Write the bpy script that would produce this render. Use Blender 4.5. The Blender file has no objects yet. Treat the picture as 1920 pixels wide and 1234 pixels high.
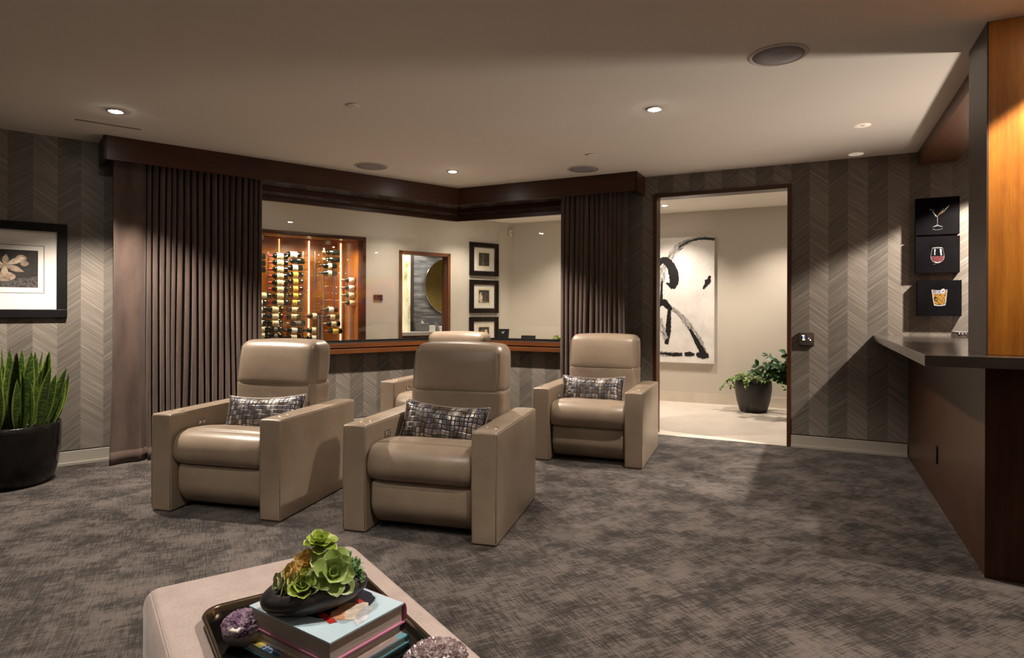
import bpy, math, random
from mathutils import Vector, Matrix
R = math.radians
PI = math.pi
sc = bpy.context.scene
COL = sc.collection

# ------------------------------------------------------------------ camera
F, CX, CY, ROLL, H = 1163.4, 960.0, 582.3, R(0.18), 1.25
cam_d = bpy.data.cameras.new('camera')
cam = bpy.data.objects.new('camera', cam_d)
COL.objects.link(cam)
cam.location = (0, 0, H)
cam.matrix_world = Matrix.Translation((0, 0, H)) @ Matrix.Rotation(R(90), 4, 'X') @ Matrix.Rotation(ROLL, 4, 'Z')
cam_d.sensor_width = 36
cam_d.lens = F / 1920 * 36
cam_d.shift_y = -(617 - CY) / 1920
cam_d.clip_start = 0.02
sc.camera = cam
sc.view_settings.view_transform = 'Standard'
sc.view_settings.look = 'None'
sc.view_settings.gamma = 1
sc.view_settings.exposure = 0.12
sc.view_settings.use_curve_mapping = False
sc.cycles.use_denoising = True
sc.cycles.max_bounces = 8
sc.cycles.diffuse_bounces = 5
sc.cycles.glossy_bounces = 4
sc.cycles.transparent_max_bounces = 12
sc.cycles.caustics_reflective = False
sc.cycles.caustics_refractive = False
sc.cycles.sample_clamp_indirect = 4.0

world = bpy.data.worlds.new('world')
sc.world = world
world.use_nodes = True
world.node_tree.nodes['Background'].inputs[0].default_value = (0.01, 0.009, 0.008, 1)
world.node_tree.nodes['Background'].inputs[1].default_value = 0.3

# ------------------------------------------------------------------ frames
# frame W: left wall, x along the wall towards the corner, y away from the room
# frame D: doorway wall, x from the corner to the right, y away from the room
KX, KY = -0.648, 7.3143
AW, AD = R(39.03), R(-26.0)
ROT = {'W': AW, 'D': AD}
CEIL = 2.615
CT = math.tan(R(90 - 57.5))          # mitre factor of the room corner


def fpt(fr, s, y, z=0.0):
    a = ROT[fr]
    return (KX + s * math.cos(a) - y * math.sin(a), KY + s * math.sin(a) + y * math.cos(a), z)


# ------------------------------------------------------------------ lights
WARM = (1.0, 0.86, 0.725)


def spot(name, loc, target, watt, size=80, blend=0.5, color=WARM, radius=0.03):
    d = bpy.data.lights.new(name, 'SPOT')
    d.energy = watt
    d.spot_size = R(size)
    d.spot_blend = blend
    d.color = color
    d.shadow_soft_size = radius
    o = bpy.data.objects.new(name, d)
    COL.objects.link(o)
    o.location = loc
    v = Vector(target) - Vector(loc)
    o.rotation_euler = v.to_track_quat('-Z', 'Y').to_euler()
    return o


def area(name, loc, target, watt, sx, sy, color=WARM):
    d = bpy.data.lights.new(name, 'AREA')
    d.shape = 'RECTANGLE'
    d.size, d.size_y = sx, sy
    d.energy = watt
    d.color = color
    o = bpy.data.objects.new(name, d)
    COL.objects.link(o)
    o.location = loc
    v = Vector(target) - Vector(loc)
    o.rotation_euler = v.to_track_quat('-Z', 'Y').to_euler()
    return o


G = 1.0
ZL = 2.585
# seen lamps of the room: (x, y, watt, cone)
ROOM_LAMPS = [
    ((-2.731, 4.269), (-2.731, 4.269), 380, 110),
    ((0.957, 4.189), (0.957, 4.189), 190, 106),
    ((-0.585, 6.086), (-0.585, 6.086), 400, 112),
]
# lamps of the same room outside the picture (behind and above the camera, behind the bar)
BACK_LAMPS = [
    ((0.60, 1.80), (-0.25, 1.60), 150, 84),
    ((-1.25, 1.75), (-1.15, 2.2), 100, 104),
    ((-3.2, 0.9), (-3.1, 1.4), 110, 100),
    ((1.7, 0.4), (1.7, 0.5), 150, 76),
]
for i, ((x, y), (tx, ty), w, c) in enumerate(ROOM_LAMPS + BACK_LAMPS):
    spot('downlight_beam', (x, y, ZL), (tx, ty, 0), w * G, c, 0.4)
BAR_LAMPS = [
    (fpt('D', 5.54, -0.48), fpt('D', 4.72, -0.22, 0.9), 700, 74, 0.28),
    (fpt('D', 4.90, -3.00), fpt('D', 4.90, -3.00, 0.0), 210, 94, 0.14),
    (fpt('D', 6.6, -1.6), fpt('D', 6.6, -1.6, 0.0), 120, 110, 0.5),
    (fpt('D', 7.70, -0.66), fpt('D', 8.35, -0.9, 1.2), 420, 110, 0.5),
]
for (x, y, _), t, w, c, b in BAR_LAMPS:
    spot('bar_downlight_beam', (x, y, ZL), t, w * G, c, b)
# added unseen ceiling fills: bounce off the back bar, and two behind the viewer
spot('bar_bounce_fill', fpt('D', 6.3, -1.60, 0.85), fpt('D', 4.0, -1.95, 2.615), 235 * G, 76, 1.0, radius=0.16)
spot('ceiling_fill', (-1.8, -2.2, 1.75), (-1.75, -1.9, 2.6), 42 * G, 150, 0.8, radius=0.05)
spot('ceiling_fill', (2.0, -2.2, 1.75), (1.95, -1.9, 2.6), 42 * G, 150, 0.8, radius=0.05)
HALL_LAMPS = [
    (fpt('D', 2.05, 1.75), fpt('D', 2.05, 2.0, 0), 150),
    (fpt('D', 3.55, 1.65), fpt('D', 3.55, 1.9, 0), 160),
    (fpt('D', 0.55, 1.55), fpt('D', 0.6, 1.9, 0), 115),
    (fpt('W', 0.95, 0.85), fpt('W', 0.95, 1.1, 0), 85),
    (fpt('W', -0.15, 0.85), fpt('W', -0.15, 1.1, 0), 60),
    (fpt('W', -1.9, 0.7), fpt('W', -1.9, 0.9, 0), 50),
]
for (x, y, _), t, w in HALL_LAMPS:
    spot('hall_downlight_beam', (x, y, ZL), t, w * 0.92 * G, 110, 0.8)


# ------------------------------------------------------------------ materials
def mat(name):
    m = bpy.data.materials.new(name)
    m.use_nodes = True
    return m, m.node_tree, m.node_tree.nodes['Principled BSDF']


def N(nt, typ, **kw):
    n = nt.nodes.new(typ)
    for k, v in kw.items():
        if k == 'ins':
            for kk, vv in v.items():
                if hasattr(vv, 'links') or isinstance(vv, bpy.types.NodeSocket):
                    nt.links.new(vv, n.inputs[kk])
                else:
                    n.inputs[kk].default_value = vv
        else:
            setattr(n, k, v)
    return n


def M_(nt, op, a, b=0.0, c=None):
    n = nt.nodes.new('ShaderNodeMath')
    n.operation = op
    for i, v in enumerate((a, b, c)):
        if v is None:
            continue
        if isinstance(v, bpy.types.NodeSocket):
            nt.links.new(v, n.inputs[i])
        else:
            n.inputs[i].default_value = v
    return n.outputs[0]


def mixc(nt, f, a, b, mode='MIX'):
    n = nt.nodes.new('ShaderNodeMix')
    n.data_type = 'RGBA'
    n.blend_type = mode
    for s, v in ((n.inputs[0], f), (n.inputs[6], a), (n.inputs[7], b)):
        if isinstance(v, bpy.types.NodeSocket):
            nt.links.new(v, s)
        elif isinstance(v, (tuple, list)):
            s.default_value = (*v[:3], 1)
        else:
            s.default_value = v
    return n.outputs[2]


def ramp(nt, f, stops):
    n = nt.nodes.new('ShaderNodeValToRGB')
    nt.links.new(f, n.inputs[0])
    el = n.color_ramp.elements
    while len(el) < len(stops):
        el.new(0.5)
    for e, (p, c) in zip(el, stops):
        e.position = p
        e.color = (*c, 1) if isinstance(c, (tuple, list)) else (c, c, c, 1)
    return n.outputs[0]


def coords(nt):
    return nt.nodes.new('ShaderNodeTexCoord').outputs['Object']


def mapping(nt, co, scale=(1, 1, 1), rot=(0, 0, 0), loc=(0, 0, 0)):
    n = nt.nodes.new('ShaderNodeMapping')
    nt.links.new(co, n.inputs[0])
    n.inputs['Scale'].default_value = scale
    n.inputs['Rotation'].default_value = rot
    n.inputs['Location'].default_value = loc
    return n.outputs[0]


def noise(nt, co, scale, detail=3, rough=0.55):
    n = nt.nodes.new('ShaderNodeTexNoise')
    nt.links.new(co, n.inputs['Vector'])
    n.inputs['Scale'].default_value = scale
    n.inputs['Detail'].default_value = detail
    n.inputs['Roughness'].default_value = rough
    return n.outputs['Fac']


def bump(nt, b, h, strength=0.3, dist=0.01):
    n = nt.nodes.new('ShaderNodeBump')
    n.inputs['Strength'].default_value = strength
    n.inputs['Distance'].default_value = dist
    nt.links.new(h, n.inputs['Height'])
    nt.links.new(n.outputs[0], b.inputs['Normal'])


def setc(nt, b, c, rough=0.5, metal=0.0, spec=0.5):
    if isinstance(c, bpy.types.NodeSocket):
        nt.links.new(c, b.inputs['Base Color'])
    else:
        b.inputs['Base Color'].default_value = (*c[:3], 1)
    b.inputs['Roughness'].default_value = rough
    b.inputs['Metallic'].default_value = metal
    b.inputs['Specular IOR Level'].default_value = spec


def plain(name, c, rough=0.5, metal=0.0, spec=0.5, var=0.06, vscale=6.0):
    """A colour with a little mottling of its own."""
    m, nt, b = mat(name)
    co = coords(nt)
    f = noise(nt, co, vscale, 3)
    lo = tuple(max(0, x * (1 - var * 2)) for x in c)
    hi = tuple(min(1, x * (1 + var * 2)) for x in c)
    setc(nt, b, ramp(nt, f, [(0.3, lo), (0.7, hi)]), rough, metal, spec)
    return m


def emis(name, c, s):
    m, nt, b = mat(name)
    setc(nt, b, c, 0.5)
    b.inputs['Emission Color'].default_value = (*c, 1)
    b.inputs['Emission Strength'].default_value = s
    return m


def wood(name, dark, light, axis='z', scale=1.0, rough=0.35, spec=0.4, coat=0.0):
    m, nt, b = mat(name)
    co = coords(nt)
    st = {'x': (0.9, 14, 14), 'y': (14, 0.9, 14), 'z': (14, 14, 0.9)}[axis]
    mp = mapping(nt, co, tuple(v * scale for v in st))
    n1 = noise(nt, mp, 2.0, 5, 0.6)
    n2 = noise(nt, mapping(nt, co, tuple(v * scale * 6 for v in st)), 3.0, 2)
    blot = noise(nt, co, 3.0 * scale, 3)
    f = M_(nt, 'ADD', M_(nt, 'MULTIPLY', n1, 0.55), M_(nt, 'ADD', M_(nt, 'MULTIPLY', n2, 0.2), M_(nt, 'MULTIPLY', blot, 0.25)))
    setc(nt, b, ramp(nt, f, [(0.36, dark), (0.64, light)]), rough, 0, spec)
    b.inputs['Coat Weight'].default_value = coat
    b.inputs['Coat Roughness'].default_value = 0.25
    return m


def chevron(name):
    m, nt, b = mat(name)
    co = coords(nt)
    sp = nt.nodes.new('ShaderNodeSeparateXYZ')
    nt.links.new(co, sp.inputs[0])
    X, Z = sp.outputs[0], sp.outputs[2]
    P = 0.1541
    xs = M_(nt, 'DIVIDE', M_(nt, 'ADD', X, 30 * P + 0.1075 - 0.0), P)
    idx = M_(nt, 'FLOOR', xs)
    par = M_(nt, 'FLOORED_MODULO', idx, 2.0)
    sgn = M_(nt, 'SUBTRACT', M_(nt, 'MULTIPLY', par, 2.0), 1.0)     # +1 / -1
    th = R(38)
    xx = M_(nt, 'MULTIPLY', X, sgn)
    d = M_(nt, 'ADD', M_(nt, 'MULTIPLY', Z, math.cos(th)), M_(nt, 'MULTIPLY', xx, math.sin(th)))
    a = M_(nt, 'SUBTRACT', M_(nt, 'MULTIPLY', Z, math.sin(th)), M_(nt, 'MULTIPLY', xx, math.cos(th)))
    c1 = nt.nodes.new('ShaderNodeCombineXYZ')
    nt.links.new(M_(nt, 'MULTIPLY', d, 62.0), c1.inputs[0])
    nt.links.new(M_(nt, 'MULTIPLY', a, 1.1), c1.inputs[1])
    nt.links.new(M_(nt, 'MULTIPLY', idx, 7.3), c1.inputs[2])
    g1 = noise(nt, c1.outputs[0], 1.0, 4, 0.6)
    c2 = nt.nodes.new('ShaderNodeCombineXYZ')
    nt.links.new(M_(nt, 'MULTIPLY', d, 230.0), c2.inputs[0])
    nt.links.new(M_(nt, 'MULTIPLY', a, 3.0), c2.inputs[1])
    nt.links.new(M_(nt, 'MULTIPLY', idx, 3.1), c2.inputs[2])
    g2 = noise(nt, c2.outputs[0], 1.0, 2, 0.5)
    # veneer leaves: blocks along the diagonal
    wn = nt.nodes.new('ShaderNodeTexWhiteNoise')
    wn.noise_dimensions = '2D'
    c3 = nt.nodes.new('ShaderNodeCombineXYZ')
    nt.links.new(M_(nt, 'FLOOR', M_(nt, 'MULTIPLY', d, 5.5)), c3.inputs[0])
    nt.links.new(idx, c3.inputs[1])
    nt.links.new(c3.outputs[0], wn.inputs['Vector'])
    f = M_(nt, 'ADD', M_(nt, 'MULTIPLY', g1, 0.42), M_(nt, 'MULTIPLY', g2, 0.58))
    col = ramp(nt, f, [(0.34, (0.115, 0.100, 0.084)), (0.52, (0.180, 0.160, 0.138)), (0.74, (0.34, 0.308, 0.272))])
    lev = M_(nt, 'ADD', 0.76, M_(nt, 'ADD', M_(nt, 'MULTIPLY', par, 0.34), M_(nt, 'MULTIPLY', wn.outputs['Value'], 0.07)))  # alternate panels lighter: directional sheen painted into the base colour
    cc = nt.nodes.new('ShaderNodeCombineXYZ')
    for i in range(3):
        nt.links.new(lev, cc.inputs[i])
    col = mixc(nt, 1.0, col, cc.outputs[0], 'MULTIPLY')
    setc(nt, b, col, 0.5, 0, 0.35)
    fr = M_(nt, 'SUBTRACT', xs, idx)
    seam = M_(nt, 'LESS_THAN', fr, 0.012)
    bump(nt, b, M_(nt, 'SUBTRACT', M_(nt, 'MULTIPLY', g2, 0.5), seam), 0.25, 0.002)
    return m


def carpet_mat():
    m, nt, b = mat('carpet')
    co = coords(nt)
    rc = mapping(nt, co, (1, 1, 1), (0, 0, R(-26)))
    big = noise(nt, mapping(nt, rc, (1.0, 1.15, 1)), 3.6, 5, 0.62)
    mid = noise(nt, mapping(nt, rc, (1.0, 1.3, 1), loc=(3, 1, 0)), 14.0, 4, 0.65)
    w1 = noise(nt, mapping(nt, rc, (9, 130, 1)), 1.0, 3, 0.6)
    w2 = noise(nt, mapping(nt, rc, (130, 9, 1)), 1.0, 3, 0.6)
    fine = noise(nt, co, 380, 2)
    f = M_(nt, 'ADD', M_(nt, 'MULTIPLY', big, 0.80), M_(nt, 'MULTIPLY', mid, 0.38))
    wv = M_(nt, 'ADD', M_(nt, 'MULTIPLY', w1, 0.5), M_(nt, 'MULTIPLY', w2, 0.5))
    f = M_(nt, 'ADD', f, M_(nt, 'MULTIPLY', M_(nt, 'SUBTRACT', wv, 0.5), 1.05))
    f = M_(nt, 'ADD', f, M_(nt, 'MULTIPLY', M_(nt, 'SUBTRACT', fine, 0.5), 0.5))
    col = ramp(nt, f, [(0.40, (0.011, 0.0088, 0.008)), (0.535, (0.030, 0.025, 0.0225)), (0.69, (0.112, 0.094, 0.085))])
    setc(nt, b, col, 0.95, 0, 0.1)
    b.inputs['Sheen Weight'].default_value = 0.15
    bump(nt, b, M_(nt, 'ADD', wv, fine), 0.6, 0.006)
    return m


def leather_mat():
    m, nt, b = mat('taupe_leather')
    co = coords(nt)
    f = noise(nt, co, 4.0, 5, 0.6)
    col = ramp(nt, f, [(0.3, (0.220, 0.170, 0.124)), (0.7, (0.300, 0.238, 0.180))])
    setc(nt, b, col, 0.34, 0, 0.5)
    v = nt.nodes.new('ShaderNodeTexVoronoi')
    nt.links.new(co, v.inputs['Vector'])
    v.inputs['Scale'].default_value = 420
    w = noise(nt, co, 22, 3)
    bump(nt, b, M_(nt, 'ADD', M_(nt, 'MULTIPLY', v.outputs['Distance'], 0.35), w), 0.12, 0.006)
    return m


def fabric(name, c1, c2, rough=0.9, weave=300, sheen=0.2):
    m, nt, b = mat(name)
    co = coords(nt)
    f = noise(nt, co, weave, 2)
    g = noise(nt, mapping(nt, co, (2, 2, 0.5)), 6, 3)
    k = M_(nt, 'ADD', M_(nt, 'MULTIPLY', f, 0.5), M_(nt, 'MULTIPLY', g, 0.5))
    setc(nt, b, ramp(nt, k, [(0.36, c1), (0.64, c2)]), rough, 0, 0.2)
    b.inputs['Sheen Weight'].default_value = sheen
    bump(nt, b, f, 0.15, 0.002)
    return m


def pillow_mat():
    m, nt, b = mat('metallic_scale_fabric')
    co = coords(nt)
    wob = nt.nodes.new('ShaderNodeTexNoise')
    nt.links.new(co, wob.inputs['Vector'])
    wob.inputs['Scale'].default_value = 14
    vm = nt.nodes.new('ShaderNodeVectorMath')
    vm.operation = 'MULTIPLY_ADD'
    nt.links.new(wob.outputs['Color'], vm.inputs[0])
    vm.inputs[1].default_value = (0.026, 0.026, 0.026)
    nt.links.new(co, vm.inputs[2])
    sp = nt.nodes.new('ShaderNodeSeparateXYZ')
    nt.links.new(vm.outputs[0], sp.inputs[0])
    u = M_(nt, 'MULTIPLY', sp.outputs[0], 36.0)
    v = M_(nt, 'MULTIPLY', sp.outputs[2], 32.0)
    fu = M_(nt, 'ABSOLUTE', M_(nt, 'SUBTRACT', M_(nt, 'FRACT', u), 0.5))
    fv = M_(nt, 'ABSOLUTE', M_(nt, 'SUBTRACT', M_(nt, 'FRACT', v), 0.5))
    edge = M_(nt, 'MAXIMUM', fu, fv)
    line = M_(nt, 'GREATER_THAN', edge, 0.43)
    cb = nt.nodes.new('ShaderNodeCombineXYZ')
    nt.links.new(M_(nt, 'FLOOR', u), cb.inputs[0])
    nt.links.new(M_(nt, 'FLOOR', v), cb.inputs[1])
    wn = nt.nodes.new('ShaderNodeTexWhiteNoise')
    nt.links.new(cb.outputs[0], wn.inputs['Vector'])
    band = noise(nt, mapping(nt, co, (14, 1, 3)), 1.2, 2)
    k = M_(nt, 'ADD', M_(nt, 'MULTIPLY', wn.outputs['Value'], 0.28), M_(nt, 'MULTIPLY', band, 0.95))
    col = ramp(nt, k, [(0.30, (0.02, 0.02, 0.025)), (0.48, (0.12, 0.085, 0.06)), (0.62, (0.11, 0.12, 0.15)), (0.78, (0.42, 0.37, 0.33)), (0.95, (0.75, 0.72, 0.70))])
    col = mixc(nt, line, col, (0.018, 0.014, 0.012))
    setc(nt, b, col, 0.33, 0.55, 0.5)
    bump(nt, b, M_(nt, 'SUBTRACT', 1.0, M_(nt, 'POWER', M_(nt, 'MULTIPLY', edge, 2.0), 6.0)), 0.5, 0.004)
    return m


def glass_mat(name, tint=(1, 1, 1), ior=1.5):
    m = bpy.data.materials.new(name)
    m.use_nodes = True
    nt = m.node_tree
    nt.nodes.clear()
    out = nt.nodes.new('ShaderNodeOutputMaterial')
    tr = nt.nodes.new('ShaderNodeBsdfTransparent')
    tr.inputs[0].default_value = (*tint, 1)
    gl = nt.nodes.new('ShaderNodeBsdfGlossy')
    gl.inputs['Roughness'].default_value = 0.0
    fr = nt.nodes.new('ShaderNodeFresnel')
    gm = nt.nodes.new('ShaderNodeNewGeometry')
    nt.links.new(M_(nt, 'ADD', ior, M_(nt, 'MULTIPLY', gm.outputs['Backfacing'], 1.0 / ior - ior)), fr.inputs[0])
    mx = nt.nodes.new('ShaderNodeMixShader')
    nt.links.new(fr.outputs[0], mx.inputs[0])
    nt.links.new(tr.outputs[0], mx.inputs[1])
    nt.links.new(gl.outputs[0], mx.inputs[2])
    nt.links.new(mx.outputs[0], out.inputs[0])
    return m


def stripes_mat(name, c1, c2, axis=2, freq=400.0):
    m, nt, b = mat(name)
    co = coords(nt)
    sc3 = [6, 6, 6]
    sc3[axis] = freq
    f = noise(nt, mapping(nt, co, tuple(sc3)), 1.0, 2)
    setc(nt, b, ramp(nt, f, [(0.35, c1), (0.65, c2)]), 0.8)
    return m


def stone_mat(name, c1, c2, c3):
    m, nt, b = mat(name)
    co = coords(nt)
    f = noise(nt, mapping(nt, co, (1.0, 1.0, 9.0)), 2.2, 6, 0.62)
    g = noise(nt, mapping(nt, co, (1.5, 1.5, 30.0)), 2.0, 3)
    k = M_(nt, 'ADD', M_(nt, 'MULTIPLY', f, 0.7), M_(nt, 'MULTIPLY', g, 0.3))
    setc(nt, b, ramp(nt, k, [(0.35, c1), (0.5, c2), (0.68, c3)]), 0.35)
    return m


def leaf_mat(name, base, edge, stripe=None, rough=0.4, useuv=True):
    """Leaf colour from the leaf's own uv: u across (edges), v along."""
    m, nt, b = mat(name)
    uv = nt.nodes.new('ShaderNodeUVMap').outputs[0]
    sp = nt.nodes.new('ShaderNodeSeparateXYZ')
    nt.links.new(uv, sp.inputs[0])
    au = M_(nt, 'ABSOLUTE', M_(nt, 'SUBTRACT', sp.outputs[0], 0.5))
    e = ramp(nt, au, [(0.36, 0.0), (0.46, 1.0)])
    col = base
    if stripe:
        z = mapping(nt, uv, (1.3, 26, 1))
        s = noise(nt, z, 1.0, 3, 0.7)
        col = mixc(nt, ramp(nt, s, [(0.42, 0.0), (0.56, 1.0)]), base, stripe)
    else:
        s = noise(nt, coords(nt), 30, 2)
        col = mixc(nt, ramp(nt, s, [(0.3, 0.0), (0.7, 1.0)]), base, tuple(x * 0.7 for x in base))
    setc(nt, b, mixc(nt, e, col, edge), rough, 0, 0.4)
    b.inputs['Subsurface Weight'].default_value = 0.05
    b.inputs['Subsurface Radius'].default_value = (0.01, 0.02, 0.005)
    return m


MT = {}
MT['carpet'] = carpet_mat()
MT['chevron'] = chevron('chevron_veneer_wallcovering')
MT['ceiling'] = plain('ceiling_paint', (0.82, 0.775, 0.715), 0.9, var=0.01, vscale=1)
MT['hall_ceiling'] = plain('hall_ceiling_paint', (0.72, 0.66, 0.58), 0.9, var=0.01, vscale=1)
MT['hall_wall'] = plain('hall_wall_paint', (0.56, 0.51, 0.44), 0.85, var=0.012, vscale=1)
MT['back_wall'] = plain('back_wall_paint', (0.33, 0.28, 0.22), 0.85, var=0.02, vscale=1)
MT['base'] = plain('baseboard_paint', (0.36, 0.335, 0.29), 0.5, var=0.01)
MT['hall_base'] = plain('stone_baseboard', (0.62, 0.55, 0.46), 0.4, var=0.05, vscale=4)
MT['tile'] = stone_mat('limestone_floor', (0.60, 0.54, 0.47), (0.66, 0.60, 0.53), (0.70, 0.65, 0.58))
MT['walnut'] = wood('walnut', (0.028, 0.0075, 0.0025), (0.062, 0.019, 0.006), 'x', 1.0, 0.36, 0.35, 0.05)
MT['walnut_v'] = wood('walnut_upright', (0.036, 0.011, 0.004), (0.080, 0.027, 0.009), 'z', 1.0, 0.38, 0.3, 0.05)
MT['sill_wood'] = wood('sill_wood', (0.070, 0.021, 0.006), (0.140, 0.047, 0.013), 'x', 1.0, 0.38, 0.3, 0.05)
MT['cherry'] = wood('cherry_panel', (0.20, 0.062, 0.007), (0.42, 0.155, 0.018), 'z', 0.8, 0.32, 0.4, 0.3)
MT['bar_wood'] = wood('bar_panel', (0.040, 0.014, 0.006), (0.078, 0.031, 0.013), 'z', 1.6, 0.38, 0.35, 0.1)
MT['beam_wood'] = wood('beam_wood', (0.075, 0.026, 0.010), (0.120, 0.046, 0.018), 'y', 1.0, 0.4, 0.35, 0.1)
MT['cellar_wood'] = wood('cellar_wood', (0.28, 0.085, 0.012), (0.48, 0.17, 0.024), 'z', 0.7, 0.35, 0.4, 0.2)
MT['black'] = plain('black_satin', (0.006, 0.0055, 0.0055), 0.45, 0, 0.2, var=0.1)
MT['frame_black'] = plain('frame_black', (0.005, 0.0045, 0.005), 0.45, 0, 0.2, var=0.1)
MT['frame_brown'] = wood('frame_brown', (0.006, 0.0035, 0.0025), (0.013, 0.007, 0.005), 'x', 2, 0.5, 0.15)
MT['frame_inner'] = plain('frame_fillet', (0.07, 0.038, 0.022), 0.4)
MT['mat_white'] = plain('mat_board', (0.76, 0.73, 0.68), 0.85, var=0.01)
MT['mat_cream'] = plain('mat_board_cream', (0.72, 0.64, 0.46), 0.85, var=0.02)
MT['leather'] = leather_mat()
MT['leather_dark'] = plain('leather_base', (0.06, 0.045, 0.033), 0.6)
MT['curtain'] = fabric('curtain_fabric', (0.056, 0.037, 0.030), (0.108, 0.074, 0.061), 0.85, 260, 0.25)
MT['ottoman'] = fabric('ottoman_velvet', (0.40, 0.325, 0.30), (0.52, 0.435, 0.41), 0.8, 160, 0.35)
MT['pillow'] = pillow_mat()
MT['piping'] = plain('pillow_piping', (0.35, 0.31, 0.28), 0.4, 0.3)
MT['chrome'] = plain('chrome', (0.75, 0.73, 0.70), 0.15, 1.0, var=0.02)
MT['steel'] = plain('brushed_steel', (0.42, 0.38, 0.33), 0.32, 1.0, var=0.04)
MT['bronze'] = plain('bronze_rim', (0.20, 0.15, 0.10), 0.22, 0.9, var=0.05)
MT['lacquer'] = plain('black_lacquer', (0.004, 0.004, 0.004), 0.06, 0, 0.6)
MT['glass'] = glass_mat('window_glass', (0.97, 0.98, 0.97), 1.45)
MT['pic_glass'] = glass_mat('picture_glass', (1, 1, 1), 1.3)
MT['crystal'] = None
MT['speaker_ring'] = plain('speaker_ring', (0.55, 0.50, 0.45), 0.6, var=0.01)
MT['speaker_grille'] = plain('speaker_grille', (0.31, 0.29, 0.31), 0.8, var=0.03, vscale=300)
MT['white_plastic'] = plain('white_plastic', (0.70, 0.66, 0.60), 0.5, var=0.01)
MT['lamp_trim'] = plain('lamp_trim', (0.55, 0.50, 0.44), 0.5, var=0.01)
MT['bulb'] = emis('lamp_lens', (1.0, 0.92, 0.80), 160.0)
MT['painted_ring_glow'] = emis('pinhole_ring', (1.0, 0.85, 0.70), 0.32)  # trim emits in place of the light it catches, no lamp behind it
MT['led'] = emis('led_strip', (1.0, 0.80, 0.52), 5.0)
MT['led_dim'] = emis('led_strip_top', (1.0, 0.62, 0.25), 1.6)
MT['counter'] = wood('counter_top', (0.022, 0.016, 0.013), (0.046, 0.036, 0.029), 'x', 0.7, 0.12, 0.8, 0.8)
MT['canvas_black'] = plain('canvas_black', (0.003, 0.0026, 0.0034), 0.8, 0, 0.04, var=0.2)
MT['paper'] = stripes_mat('book_pages', (0.46, 0.42, 0.37), (0.66, 0.62, 0.56), 2, 900)


def cc(name, c, rough=0.5, metal=0.0, spec=0.5, var=0.05, vscale=8.0):
    if name not in MT:
        MT[name] = plain(name, c, rough, metal, spec, var, vscale)
    return MT[name]


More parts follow.
